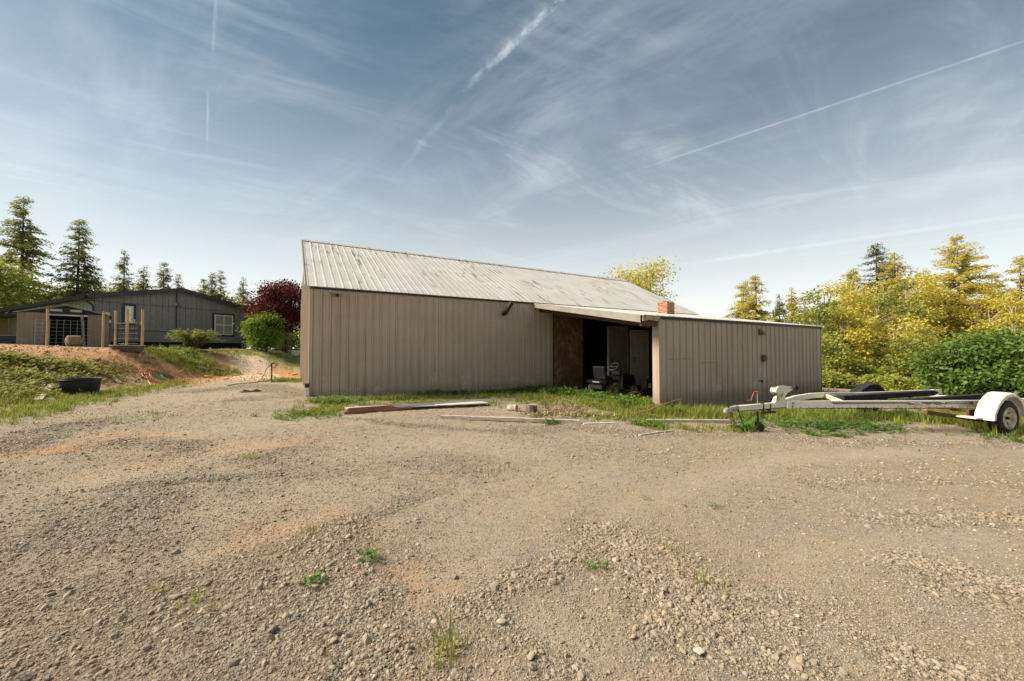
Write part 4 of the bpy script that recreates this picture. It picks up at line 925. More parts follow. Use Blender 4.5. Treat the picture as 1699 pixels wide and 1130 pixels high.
    MB().lathe([(0, -.052), (.064, -.052), (.064, .052), (0, .052)], (d0.x + .02, 0, d0.z - .01), 'y', 18).build('winch_strap', M('brown_webbing', (.18, .11, .07), (.12, .07, .045), 20, .9), dr, True)
    b = MB(); b.bar((d0.x - .01, -.05, d0.z + .078), (d0.x + .18, -.05, d0.z + .085), .05, .012, (0, 1, 0)); b.build('winch_cover', CR, wp)
    r0 = tp(1314.5, 643, 0); b = MB(); b.lathe([(.015, -.10), (.055, -.10), (.05, -.02), (.045, 0), (.05, .02), (.055, .10), (.015, .10), (.015, -.10)], (r0.x, 0, r0.z), 'y', 20); b.build('bow_roller', BLK, tr, True)
    h0 = tp(1289, 652, -.10); b = MB(); b.tube([(h0.x, -.05, h0.z), (h0.x, -.10, h0.z), (h0.x + .01, -.105, h0.z - .14), (h0.x + .012, -.14, h0.z - .15)], .011, 6); b.build('winch_handle', RUST, tr)
    # coupler, latch, chains, jack
    cp = tp(1207, 680, 0); b = MB(); b.add([], []); b.bar((cp.x - .06, 0, cp.z - .01), (A0.x + .02, 0, A0.z + .005), .07, .06, w2=.10, h2=.125); c_ = b.build('coupler', M('galvanised_coupler', (.46, .45, .43), (.28, .26, .24), 16, .5, metal=.3), tr)
    b = MB(); b.lathe([(0, .03), (.045, .02), (.055, -.03), (.05, -.04), (0, -.02)], (cp.x - .045, 0, cp.z - .02), 'z', 16); b.build('ball_socket', GALV, c_, True)
    b = MB(); b.bar((cp.x + .03, 0, cp.z + .03), (cp.x - .02, 0, cp.z + .16), .03, .022, (0, 1, 0)); b.build('latch_lever', RUST, c_)
    b = MB(); b.lathe([(0, -.005), (.018, -.004), (.02, .004), (0, .006)], (cp.x + .10, -.054, cp.z), 'y', 10); b.build('pivot_bolt', RUST, c_)
    for x_ in (1263.5, 1275):
        q = tp(x_, 675, 0); b = MB(); b.box((q.x - .012, -.055, q.z - .085), (q.x + .014, .055, q.z + .08)); b.build('mount_strap', RUST, tr)
    b = MB(); q0, q1 = tp(1262, 684, 0), tp(1284, 683, 0); b.bar(q0 + Vector((0, -.03, -.01)), q1 + Vector((0, -.03, 0)), .05, .035); b.build('jack_bracket', BLACKI, tr)
    j0, j1 = tp(1257, 683, -.06), tp(1257, 696, -.06); gz = zg(*(Vector((CPL.x, CPL.y, 0)) + TAX * j0.x).xy)
    jk = MB().tube([(j0.x, -.06, j0.z), (j0.x, -.06, gz + .19)], .022, 10).build('tongue_jack', BLACKI, tr, True)
    MB().lathe([(0, -.04), (.06, -.04), (.088, -.03), (.09, 0), (.088, .03), (.06, .04), (0, .04)], (j0.x + .055, -.06, gz + .085), 'y', 22).build('jack_wheel', BLK, jk, True)
    MB().box((j0.x - .03, -.105, gz + .12), (j0.x + .05, -.10, gz + .20)).box((j0.x - .03, -.02, gz + .12), (j0.x + .05, -.015, gz + .20)).build('wheel_fork', BLACKI, jk)
    k0 = tp(1250, 665, .0); b = MB(); b.tube([tp(1241, 664, .0), tp(1246, 664.5, 0), tp(1251, 651, 0), tp(1253, 650, 0), tp(1259, 650.5, -.05)], .012, 6); b.build('jack_crank', M('orange_rust_handle', (.30, .10, .04), (.20, .07, .03), 20, .7), jk)
    b = MB(); b.tube([tp(1256.5, 653, 0), tp(1257, 668, 0), tp(1257, 684, 0)], .012, 6); b.build('jack_rod', GALV, jk)
    def chain(name, pts, r=.011):
        b = MB(); P_ = [Vector(p) for p in pts]
        n = max(4, int(sum((b2 - a2).length for a2, b2 in zip(P_[:-1], P_[1:])) / .035))
        for k in range(n):
            f = k / n * (len(P_) - 1); i = min(int(f), len(P_) - 2); q = P_[i].lerp(P_[i + 1], f - i); d = (P_[i + 1] - P_[i]).normalized(); u = Vector((0, 0, 1)) if k % 2 else Vector((0, 1, 0)); sd_ = d.cross(u)
            sd_ = sd_.normalized() if sd_.length > .1 else Vector((1, 0, 0))
            b.tube([q - d * .022, q - d * .012 + sd_ * .012, q + d * .012 + sd_ * .012, q + d * .022, q + d * .012 - sd_ * .012, q - d * .012 - sd_ * .012, q - d * .022], .0045, 4)
        o = b.build(name, RUST, tr); tag(o, kind='stuff')
    gl = zg(CPL.x, CPL.y)
    chain('safety_chain', [(cp.x + .05, -.03, cp.z - .07), (cp.x + .06, -.04, gl + .10), (cp.x + .10, -.08, gl + .02), (cp.x + .25, -.14, gl + .02), (cp.x + .33, -.10, gl + .03)])
    chain('safety_chain', [(cp.x + .14, .03, cp.z - .07), (cp.x + .22, .05, gl + .16), (cp.x + .5, .03, gl + .20), (cp.x + .75, .0, cp.z - .09)])
    b = MB(); b.tube([tp(1225, 679, -.06), tp(1228, 690, -.08), tp(1231.5, 699, -.1)], .012, 6); b.build('breakaway_cable', BLACKP, tr)
    # side decals on the near rail: stripes and lettering, 2 mm proud
    ax = (n1 - n0).normalized(); up = Vector((0, 0, 1)); nrm = ax.cross(up).normalized()
    off = nrm * (-.0375 if nrm.y > 0 else .0375); L = (n1 - n0).length
    def on_rail(f, v): return n0 + ax * (L * f) + up * v + off
    def decal(name, quads, mat, lift):
        b = MB(); o_ = off.normalized() * lift
        for poly in quads:
            n = len(poly); vs = [on_rail(f, v) + o_ for f, v in poly] + [on_rail(f, v) + o_ * .3 for f, v in poly]
            b.add(vs, [tuple(range(n)), tuple(reversed(range(n, 2 * n)))] + [(k, (k + 1) % n, (k + 1) % n + n, k + n) for k in range(n)])
        return b.build(name, mat, nr)
    fr_ = lambda px: ((tp(px, 671, -.5).x) - n0.x) / (n1.x - n0.x)
    def fpx(px):
        d = cam_ray(px, 671); nn = Vector((0, 0, 1)).cross(Vector((n1.x - n0.x, n1.y - n0.y, 0)).normalized()); wn0 = Vector((CPL.x, CPL.y, 0)) + TAX * n0.x + Vector((-TAX.y, TAX.x, 0)) * n0.y; wn1 = Vector((CPL.x, CPL.y, 0)) + TAX * n1.x + Vector((-TAX.y, TAX.x, 0)) * n1.y
        e_ = wn1 - wn0; e_.z = 0; det = d.x * e_.y - d.y * e_.x; s_ = (wn0.x * d.y - wn0.y * d.x) / (e_.x * -d.y + e_.y * d.x) if det else 0
        return s_
    F_ = fpx; print('DECAL', F_(1380), F_(1510), F_(1606), L, n0, n1, off)
    GRY = M('grey_decal', (.16, .16, .18), None, 6, .5); MAR = M('maroon_decal', (.20, .035, .07), None, 6, .5); LGR = M('silver_decal', (.46, .46, .46), None, 6, .5)
    decal('decal_stripe', [[(F_(1380), .045), (F_(1505), .045), (F_(1510), .022), (F_(1384), .022)]], GRY, .002)
    decal('decal_stripe', [[(F_(1376), .048), (F_(1379), .048), (F_(1384), .018), (F_(1512), .014), (F_(1518), -.015), (F_(1505), -.01), (F_(1500), .008), (F_(1381), .008)]], MAR, .002)
    decal('decal_stripe', [[(F_(1511), .045), (F_(1519), .045), (F_(1528), -.02), (F_(1520), -.02)]], LGR, .0021)
    decal('decal_stripe', [[(F_(1524), .045), (F_(1555), .048), (F_(1566), .0), (F_(1552), -.022), (F_(1544), .01), (F_(1536), -.02), (F_(1532), .0)]], GRY, .0021)
    decal('decal_plate', [[(F_(1566), .048), (F_(1606), .052), (F_(1608), -.006), (F_(1562), -.010)]], GRY, .0023)
    decal('decal_stripe', [[(F_(1606.6), .052), (F_(1610.5), .052), (F_(1611.5), -.006), (F_(1608.6), -.006)]], MAR, .0024)
    cu = bpy.data.curves.new('decal_lettering', 'FONT'); cu.body = 'CHAPARRAL'; cu.size = .058; cu.extrude = .0006; cu.shear = .25; cu.align_x = 'LEFT'; cu.offset = .0012
    wid = (F_(1603) - F_(1566.5)) * L; ob = bpy.data.objects.new('decal_lettering', cu); COL.objects.link(ob); bpy.context.view_layer.update()
    w0 = ob.dimensions.x; dg = bpy.context.evaluated_depsgraph_get(); me = bpy.data.meshes.new_from_object(ob.evaluated_get(dg)); bpy.data.objects.remove(ob)
    me.materials.clear(); lo = link('decal_lettering', me, nr, LGR)
    o_ = on_rail(F_(1567.5), .002) + off.normalized() * .0040; zx = ax; zz = off.normalized(); zy = zz.cross(zx).normalized()
    lo.matrix_basis = Matrix(((zx.x * wid / w0, zy.x, zz.x, o_.x), (zx.y * wid / w0, zy.y, zz.y, o_.y), (zx.z * wid / w0, zy.z, zz.z, o_.z), (0, 0, 0, 1)))
    b = MB(); q = n0 + ax * (L * F_(1534)) ; b.bbox((q.x - .02, q.y - .06, q.z - .075), (q.x + .10, q.y - .0, q.z - .064), .003); b.build('side_marker', M('amber_lens', (.45, .12, .03), None, 6, .3), tr)
build_trailer()
# ------------------------------------------------------------------ riding mower in the bay
def build_mower():
    a = at(1002, 655, 13.35); zz = zg(a.x, a.y); o = thing('riding_mower', 'old dark riding lawn mower facing into the open lean-to bay', 'lawn mower', (a.x, a.y, zz + .02), R(40))
    o.scale = (1.06, 1.06, 1.06)
    DG = M('dark_green_hood', (.006, .010, .008), (.010, .014, .011), 6, .35); BR = M('dusty_tyre', (.13, .075, .045), (.06, .04, .03), 10, .95); SEAT = M('grey_vinyl', (.017, .017, .019), (.012, .012, .013), 8, .5); RIM = M('dull_cream_rim', (.34, .29, .22), (.22, .18, .13), 10, .6); STEEL = M('bright_patch', (.40, .38, .35), None, 9, .4)
    def wheel(x, y, r, w):
        wh = thing('wheel', None, None); wh.name = 'wheel'; wh.parent = o; wh.location = (x, y, r)
        MB().lathe([(r * .55, -w / 2), (r * .86, -w / 2), (r, -w * .36), (r * 1.01, 0), (r, w * .36), (r * .86, w / 2), (r * .55, w / 2), (r * .52, 0), (r * .55, -w / 2)], (0, 0, 0), 'y', 30).build('tyre', BR, wh, True)
        sg = 1 if y > 0 else -1
        MB().lathe([(0, sg * w * .30), (r * .14, sg * w * .32), (r * .2, sg * w * .16), (r * .46, sg * w * .18), (r * .56, sg * w * .42), (r * .57, -sg * w * .4), (0, -sg * w * .4)], (0, 0, 0), 'y', 24).build('rim', RIM, wh, True)
    wheel(0, .36, .25, .24); wheel(0, -.36, .25, .24); wheel(1.18, .36, .18, .15); wheel(1.18, -.36, .18, .15)
    fp = [(-.42, -.40), (.30, -.40), (.38, -.30), (.38, .30), (.30, .40), (-.42, .40), (-.52, .28), (-.52, -.28)]
    b = MB(); b.prism(fp, .50, .56, 'xy'); b.prism([(x * .9, y * .82) for x, y in fp], .5605, .59, 'xy'); rf = b.build('rear_fender', DG, o)
    MB().box((-.531, -.22, .515), (-.524, .05, .55)).build('decal_badge', STEEL, rf); MB().bbox((-.45, -.25, .30), (.3, .25, .499), .02).build('chassis', BLACKI, o)
    b = MB(); b.bbox((-.18, -.23, .60), (.22, .23, .69), .035); st = b.build('seat', SEAT, o)
    b = MB(); pts = [(-.22, .62), (-.12, .64), (-.17, .98), (-.24, 1.02), (-.30, .98)]; b.prism(pts, -.22, .22, 'xz'); b.build('backrest', SEAT, o)
    MB().bbox((.36, -.30, .20), (.92, .30, .26), .01).build('foot_deck', BLACKI, o)
    b = MB(); pr = [(.74, .27), (1.45, .30), (1.47, .52), (1.40, .66), (1.15, .72), (.80, .76), (.72, .70)]; b.prism(pr, -.24, .24, 'xz'); hd = b.build('hood', DG, o)
    MB().bbox((1.472, -.18, .36), (1.49, .18, .56), .006).build('grille', BLACKP, hd)
    for sg in (-1, 1): MB().lathe([(0, 0), (.045, 0), (.05, .02), (0, .025)], (1.49, sg * .13, .60), 'x', 12).build('headlight', M('lamp_glass', (.3, .3, .28), None, 5, .2), hd)
    MB().bbox((.66, -.16, .70), (.80, .16, .86), .02).build('dash', BLACKP, o)
    sw = MB().tube([(.70, 0, .82), (.55, 0, .98)], .02, 8).build('steering_column', BLACKI, o)
    b = MB(); c = Vector((.545, 0, .985)); n = Vector((-.15, 0, .16)).normalized(); u = Vector((0, 1, 0)); v = n.cross(u)
    b.tube([c + (u * math.cos(q) + v * math.sin(q)) * .17 for q in np.linspace(0, 2 * math.pi, 25)], .016, 8); b.tube([c - u * .16, c + u * .16], .012, 6); b.tube([c, c + v * .16], .012, 6); b.build('steering_wheel', M('worn_wheel', (.045, .04, .038), None, 9, .5), sw)
    b = MB(); b.prism([(.35, -.52), (1.05, -.52), (1.12, -.3), (1.12, .42), (.35, .42), (.30, 0)], .10, .20, 'xy'); b.build('cutting_deck', BLACKI, o)
    MB().bbox((.55, -.72, .10), (.95, -.521, .17), .01).build('discharge_chute', M('rusty_deck', (.16, .12, .085), (.09, .06, .045), 9, .8), o)
    b = MB(); b.tube([(.62, -.26, .26), (.66, -.27, .62), (.60, -.28, .76)], .012, 6); b.build('lift_lever', BLACKI, o)
build_mower()
# oil jug box by the door
a = at(1073, 655, 14.6); o = thing('dark_box', 'tall dark box with small white label beside the inner door', 'box', (a.x, a.y, zg(a.x, a.y) - .02), TH)
MB().bbox((-.17, -.15, 0), (.17, .15, .62), .015).build('box_body', BLACKP, o); MB().box((-.07, -.1525, .30), (.05, -.1505, .46)).build('label_sticker', WHITEP, o)
# ------------------------------------------------------------------ things lying about the yard
def gp(px, py): q = gnd(px, py); return Vector((q.x, q.y, hz(q.x, q.y)))
WOODG = M('grey_weathered_board', (.56, .49, .40), (.40, .345, .28), 6, .9, .5, 70, stretch=(1, 1, 3))
WOODP = M('pale_board', (.56, .50, .40), (.44, .36, .26), 7, .85, .3, 60); LEAD = M('grey_green_sheet', (.62, .61, .56), (.50, .50, .46), 5, .5); REDM = M('red_brown_metal', (.24, .085, .055), (.155, .06, .045), 4, .55, .1)
def board(name, pa, pb, w, h, mat, label, cat, lift=0.0, group=None):
    a, c = gp(*pa), gp(*pb); d = c - a; o = thing(name, label, cat, a, math.atan2(d.y, d.x), group); L = math.hypot(d.x, d.y)
    me = MB(); zt = d.z
    me.bar((0, 0, h / 2 + lift), (L * .5, 0, h / 2 + lift + zt * .5 + .004), w, h); me.bar((L * .5 + .0005, 0, h / 2 + lift + zt * .5 + .004), (L, 0, h / 2 + lift + zt), w, h)
    me.build(name + '_plank', mat, o); return o, L
board('timber', (731, 695), (962, 702.5), .10, .075, WOODG, 'long grey weathered timber lying along the gravel edge before the brush pile', 'timber')
board('timber', (1073, 702), (1212, 702), .09, .075, WOODG, 'long grey weathered timber lying between the lean-to and the trailer coupler', 'timber')
board('batten', (968, 704), (1020, 703), .05, .025, WHITEP, 'short white painted batten on gravel at the end of the long timber', 'board')
board('stick', (1060, 723.5), (1116, 717), .035, .025, WOODG, 'thin pale stick lying on gravel in front of the right-hand timber', 'stick')
board('plank', (62, 667), (93, 632), .15, .03, WOODG, 'grey plank lying up the weedy bank left of the black tub', 'plank', .03)
board('plank', (181, 624), (198, 637), .12, .03, WOODP, 'small pale plank on red dirt left of the hoses', 'plank', .02)
for k, (pa, pb, lab) in enumerate([((321, 604.5), (338, 608), 'pale board end at the top of the small board heap on the bank'), ((326, 611), (343, 616), 'pale board lying lowest left in the small board heap'), ((345, 606), (360, 611), 'reddish broken board in the small board heap on the bank'), ((356, 613), (373, 618), 'pale board lying rightmost in the small board heap')]):
    board('scrap_board', pa, pb, .22, .05, WOODP if k != 2 else M('reddish_board', (.40, .24, .14), None, 6, .9), lab, 'board', .05, 'scrap boards heaped on the bank')
def roof_scraps():
    """two long folded metal sheets lying on each other in the grass"""
    a, c = gp(574, 684), gp(808, 673); d = c - a; L = math.hypot(d.x, d.y); ang = math.atan2(d.y, d.x)
    o = thing('metal_sheet', 'long grey-white metal sheet lying in grass under the red-brown strip', 'metal sheet', a + Vector((0, 0, .05)), ang)
    b = MB(); b.bar((.0, .14, .02), (L, .10, .03 + d.z), .46, .012); b.build('flat_sheet', LEAD, o)
    b = MB(); b.prism([(-.10, .0), (-.08, .05), (-.05, .0)], .02, L, 'yz'); b.build('folded_edge', LEAD, o)
    a2, c2 = gp(578, 687), gp(720, 676); d2 = c2 - a2; L2 = math.hypot(d2.x, d2.y)
    o = thing('metal_strip', 'red-brown folded metal trim strip lying on the pale sheet', 'metal strip', a2 + Vector((0, 0, .055)), math.atan2(d2.y, d2.x))
    b = MB(); b.add([(0, -.06, .0), (L2, -.06, d2.z), (0, .0, .075), (L2, .0, .075 + d2.z), (.05, .16, .062), (L2 - .1, .16, .062 + d2.z), (.05, .16, .052), (L2 - .1, .16, .052 + d2.z), (0, .0, .062), (L2, .0, .062 + d2.z), (0, -.05, -.012), (L2, -.05, d2.z - .012)],
                    [(0, 1, 3, 2), (2, 3, 5, 4), (4, 5, 7, 6), (6, 7, 9, 8), (8, 9, 11, 10), (10, 11, 1, 0), (0, 2, 4, 6, 8, 10), (1, 11, 9, 7, 5, 3)]); b.build('trim_face', REDM, o)
    b = MB(); b.bar((-.1, -.03, -.02), (L2 * .7, -.09, -.02 + d2.z * .7), .05, .045); b.build('trim_lip', REDM, o)
roof_scraps()
def stump():
    a = gp(882, 688); o = thing('stump', 'upright grey cut log standing beside the brush pile', 'log', a, .3)
    b = MB(); n = 18; prof = [(-.05, 1.12), (.06, 1.03), (.16, .97), (.24, 1.0)]
    vs, fs = [], []
    for z, s in prof:
        for k in range(n):
            an = 6.283 * k / n; r = .135 * s * (1 + .10 * math.sin(3 * an + 1) + .06 * math.sin(7 * an)); vs.append((r * math.cos(an), r * math.sin(an), z + (.015 * math.sin(2 * an) if z > .2 else 0)))
    for j in range(3):
        for k in range(n): fs.append((j * n + k, j * n + (k + 1) % n, (j + 1) * n + (k + 1) % n, (j + 1) * n + k))
    b.add(vs, fs); b.build('bark', M('grey_bark', (.24, .19, .16), (.11, .085, .075), 16, .95, .9, 45, stretch=(1, 1, .35)), o, True)
    MB().add([(v[0] * .98, v[1] * .98, v[2] + .003) for v in vs[-n:]], [tuple(range(n))]).build('cut_face', M('cut_wood', (.42, .33, .24), (.30, .22, .15), 25, .9), o)
    a = gp(850, 682); o = thing('birch_log', 'short pale-topped log piece lying in grass left of the stump', 'log', a + Vector((0, 0, .06)), R(-30))
    MB().tube([(-.12, 0, 0), (.0, 0, .01), (.13, 0, .015)], [.085, .09, .085], 14).build('bark', M('pale_bark', (.56, .52, .44), (.30, .22, .15), 10, .9, .5), o, True)
    MB().lathe([(0, -.128), (.08, -.127), (.08, -.122), (0, -.122)], (0, 0, 0), 'x', 14).build('cut_face', M('cut_wood_fresh', (.50, .30, .14), (.40, .24, .12), 18, .9), o)
stump()
def tub():
    a = gp(133, 654); o = thing('stock_tub', 'round black rubber stock tub in the grass at the bank foot', 'tub', a + Vector((0, 0, -.02)), 0)
    r = .43; MB().lathe([(0, 0), (r * .82, 0), (r * .86, .02), (r * .97, .40), (r * 1.0, .405), (r * 1.03, .43), (r * 1.0, .455), (r * .94, .445), (r * .92, .40), (r * .82, .05), (0, .04)], (0, 0, 0), 'z', 36).build('tub_shell', M('navy_black_rubber', (.012, .014, .022), (.022, .024, .034), 6, .5), o, True)
    for sg in (-1, 1): MB().tube([(sg * r * .98, -.09, .30), (sg * (r * 1.12), -.06, .31), (sg * (r * 1.12), .06, .31), (sg * r * .98, .09, .30)], .018, 8).build('handle', BLACKP, o, True)
tub()
def hose(name, cxp, radii, nturn, mat, label, tailpx):
    a = gp(*cxp); o = thing(name, label, 'hose', (0, 0, 0)); pts = []; rnd = random.Random(len(label)); N_ = nturn * 26
    for k in range(N_):
        q = 2 * math.pi * k / 26; f = k / N_; rr = (radii[0] * (1 - f) + radii[1] * f) * (1 + .06 * math.sin(3 * q + k * .05)); x, y = a.x + rr * math.cos(q) + .05 * math.sin(q * .37), a.y + rr * .9 * math.sin(q) + .05 * math.cos(q * .29); pts.append((x, y, hz(x, y) + .02 + .045 * f + .02 * abs(math.sin(q * 1.7))))
    for tp_ in tailpx:
        q = gp(*tp_); pts.append((q.x, q.y, q.z + .02))
    b = MB(); b.tube(pts, .017, 6); b.build('hose_coil', mat, o, True)
    b = MB(); e0, e1 = Vector(pts[-2]), Vector(pts[-1]); d = (e1 - e0).normalized(); b.tube([e1, e1 + d * .05], .02, 8); b.build('coupling', GALV, o)
hose('garden_hose', (273, 634), (.62, .52), 4, M('red_hose', (.50, .11, .085), (.38, .09, .07), 8, .5), 'coil of faded red hose lying on the ground at the bank foot', [(262, 639), (240, 642), (228, 640)])
hose('garden_hose', (279, 630), (.42, .30), 4, M('green_hose', (.045, .26, .13), (.07, .20, .10), 8, .5), 'coil of green hose lying on top of the red hose', [(292, 632), (302, 634)])
hose('garden_hose', (214, 628), (.30, .24), 1, M('pale_green_hose', (.42, .48, .36), (.30, .36, .26), 8, .5), 'loose loop of pale green hose left of the red coil', [(224, 632), (236, 626), (243, 622), (246, 634), (252, 641)])
def flat_hose(px, mat, label):
    o = thing('flat_hose', label, 'hose', (0, 0, 0)); pts = [(lambda q: (q.x, q.y, q.z + .02))(gp(*p)) for p in px]; MB().tube(pts, .018, 6).build('hose_run', mat, o, True)
flat_hose([(378, 641), (390, 638.5), (402, 637.5), (418, 636), (432, 634), (446, 633)], M('teal_hose', (.10, .26, .19), (.16, .30, .20), 8, .5), 'faded green hose stretched over gravel towards the standpipe')
def standpipe():
    a = gp(450.5, 634); o = thing('standpipe', 'thin black yard hydrant standing on gravel left of the barn', 'hydrant', a, R(20)); zt = at(450.5, 604, a.y).z - a.z
    MB().tube([(0, 0, -.3), (0, 0, zt - .06)], .025, 10).build('pipe', BLACKI, o, True)
    b = MB(); b.tube([(-.02, 0, zt - .10), (-.02, 0, zt + .02), (.10, 0, zt + .04)], .035, 10); b.build('hydrant_head', BLACKI, o, True)
    b = MB(); b.tube([(.08, 0, zt + .03), (.14, 0, zt - .01), (.15, 0, zt - .13), (.06, 0, zt - .16)], .012, 6); b.build('lever_handle', BLACKI, o, True)
    b = MB(); b.tube([(-.06, 0, zt - .08), (-.16, -.02, zt - .14), (-.24, -.05, zt * .5), (-.36, -.1, .12), (-.5, -.15, .02)], .012, 6); b.build('feed_hose', BLACKI, o, True)
standpipe()
a = gp(415, 651); o = thing('black_rag', 'crumpled black plastic scrap on the gravel left of the barn', 'scrap', a, .5)
b = MB(); vs, fs = [], []; rnd = random.Random(5)
for i in range(6):
    for j in range(4): vs.append((-.28 + i * .11 + rnd.uniform(-.03, .03), -.10 + j * .07 + rnd.uniform(-.02, .02), .01 + rnd.uniform(.01, .10) * (1 if 0 < i < 5 and 0 < j < 3 else .15)))
for i in range(5):
    for j in range(3): fs.append((i * 4 + j, i * 4 + 4 + j, i * 4 + 5 + j, i * 4 + 1 + j))
n_ = len(vs); vs += [(x, y, -.02) for x, y, z in vs]; fs += [tuple(q + n_ for q in reversed(f)) for f in fs]
b.add(vs, fs).build('scrap_sheet', BLACKP, o)
def lump(name, px, r, mat, label, cat, flat=.7):
    a = gp(*px); me = stone_kind(hash(label) % 7 + 40 if False else len(label), 2); me.materials.append(mat); o = thing(name, label, cat, a, .4); l = link(name + '_body', me, o); l.scale = (r * 2, r * 1.7, r * 2 * flat); l.location = (0, 0, r * .45); return o
lump('clay_rock', (490, 624.5), .20, M('orange_clay', (.55, .20, .09), (.48, .22, .12), 7, .9), 'orange-red clay lump on gravel beside the barn corner', 'rock', .6)
lump('clay_rock', (345, 627), .16, M('orange_tan_clay', (.50, .28, .14), (.44, .27, .15), 7, .9), 'tan orange rock below the board heap', 'rock', .7)
lump('white_stone', (83, 667), .10, WHITEP, 'small pointed white scrap in grass right of the grey plank', 'scrap', 1.0)
lump('field_stone', (1160, 1092), .04, M('pale_stone', (.55, .48, .39), None, 30, .9), 'pale flat stone lying on the gravel at lower centre right', 'stone', .5)
def branch():
    o = thing('fallen_branch', 'bare reddish branch arching from the grass up against the lean-to corner', 'branch', (0, 0, 0)); q = [gp(1040, 690), at(1075, 681, 9.6), at(1100, 671, 9.75), at(1131, 661, 9.8)]; q[0].z += .02
    m = M('red_brown_bark', (.28, .15, .09), (.20, .11, .07), 14, .9)
    MB().tube(q, [.02, .018, .014, .007], 6).build('limb', m, o, True); b = MB(); b.tube([at(1124, 664, 9.8), at(1131, 671, 9.75), at(1135, 685, 9.7)], [.008, .007, .005], 5); b.tube([at(1079, 680, 9.65), at(1079, 690, 9.6)], [.008, .005], 5); b.tube([at(1098, 672, 9.75), at(1090, 664, 9.9), at(1085, 662, 9.95)], [.008, .006, .004], 5); b.build('twig', m, o, True)
branch()
def brush():
    rnd = random.Random(3); b = MB(); b2 = MB()
    for k in range(95):
        px = rnd.gauss(930, 30); px = min(max(px, 868), 1010); a = gp(px, rnd.uniform(681, 691)); an = rnd.uniform(0, 6.28); L = rnd.uniform(.3, 1.1); hgt = rnd.uniform(.05, .42) * math.exp(-((px - 925) / 55) ** 2)
        p0 = a + Vector((0, 0, .01)); p3 = a + Vector((math.cos(an) * L, math.sin(an) * L * .6, .03)); p1 = p0.lerp(p3, .33) + Vector((rnd.uniform(-.1, .1), 0, hgt)); p2 = p0.lerp(p3, .7) + Vector((0, rnd.uniform(-.1, .1), hgt * .8))
        (b if k % 3 else b2).tube([p0, p1, p2, p3], [.006, .005, .004, .002], 4)
    o = thing('brush_pile', 'tangled pile of dry tan stems in the grass before the open bay', 'brush pile', (0, 0, 0))
    x = b.build('dry_stems', M('dry_stem', (.46, .34, .20), (.34, .24, .14), 9, .9), o); tag(x, kind='stuff'); x = b2.build('brown_twigs', M('brown_twig', (.17, .11, .075), None, 9, .9), o); tag(x, kind='stuff')
brush()
# ------------------------------------------------------------------ vegetation
def leaf_mat(name, c1, c2, trans=.35, scale=1.2, c3=None, glow=.35):
    m = bpy.data.materials.new(name); m.use_nodes = True; t = m.node_tree; t.nodes.clear(); out = nd(t, 'ShaderNodeOutputMaterial')
    tn = nd(t, 'ShaderNodeAttribute', attribute_name='tint').outputs['Fac']; n = noise(t, coords(t, world=True), scale, 3, .5)
    f = fmath(t, 'ADD', fmath(t, 'MULTIPLY', tn, .65), fmath(t, 'MULTIPLY', maprange(t, n, .35, .65), .35), True)
    c = mixc(t, f, c1, c2)
    if c3: c = mixc(t, maprange(t, tn, .86, .97), c, c3)
    b = nd(t, 'ShaderNodeBsdfPrincipled', i={'Roughness': .6, 'Specular IOR Level': .25}); lk(t, c, b.inputs['Base Color'])
    tr = nd(t, 'ShaderNodeBsdfTranslucent'); lk(t, mixc(t, glow, c, (.35, .36, .04)), tr.inputs[0])
    mx = nd(t, 'ShaderNodeMixShader', i={0: trans}); lk(t, b.outputs[0], mx.inputs[1]); lk(t, tr.outputs[0], mx.inputs[2]); lk(t, mx.outputs[0], out.inputs[0]); return m
def unit(v): return v / (np.linalg.norm(v, axis=1, keepdims=True) + 1e-9)
def leaf_quads(P, D, size, width, rng, flat=.5):
    """diamond leaves at P pointing along D; width is a share of the length"""
    n = len(P); D = unit(D); up = np.stack([rng.normal(0, flat, n), rng.normal(0, flat, n), np.ones(n)], 1); s = unit(np.cross(D, up)); size = size[:, None]
    nrm = unit(np.cross(s, D)); w = size * width
    a = P; b = P + D * size * .45 + s * w * .5 + nrm * w * .12; c = P + D * size; d = P + D * size * .45 - s * w * .5 + nrm * w * .12
    V = np.stack([a, b, c, d], 1).reshape(-1, 3); F = np.arange(4 * n).reshape(-1, 4); return V, F
BARK = M('grey_brown_bark', (.115, .085, .065), (.06, .045, .035), 9, .95, .6, 40); BARKP = M('pale_alder_bark', (.52, .43, .32), (.34, .26, .18), 7, .9, .5, 40)
L_SPRING = leaf_mat('spring_leaf', (.20, .26, .045), (.42, .42, .085), .40); L_GOLD = leaf_mat('gold_lit_leaf', (.47, .415, .072), (.82, .69, .155), .48); L_GREEN = leaf_mat('bush_leaf', (.085, .16, .036), (.20, .30, .068), .40)  # gold leaf colour has the golden sunlight worked into it
L_FIR = leaf_mat('fir_needle', (.085, .105, .036), (.18, .18, .06), .30); L_FIRG = leaf_mat('fir_gold_lit_needle', (.42, .36, .085), (.74, .60, .15), .44); L_MAPLE = leaf_mat('red_maple_leaf', (.070, .013, .014), (.155, .028, .022), .3, c3=(.24, .03, .04), glow=0.0); L_LIME = leaf_mat('lime_leaf', (.13, .235, .032), (.24, .36, .06), .42)  # gold needle: fir colour with golden sunlight painted in
L_CEDAR = leaf_mat('cedar_spray', (.14, .16, .058), (.30, .285, .10), .42)
def limb_mesh(paths, n=6):
    b = MB()
    for pts, r0, r1 in paths:
        m = len(pts); b.tube(pts, [r0 + (r1 - r0) * k / (m - 1) for k in range(m)], n, True)
    return b
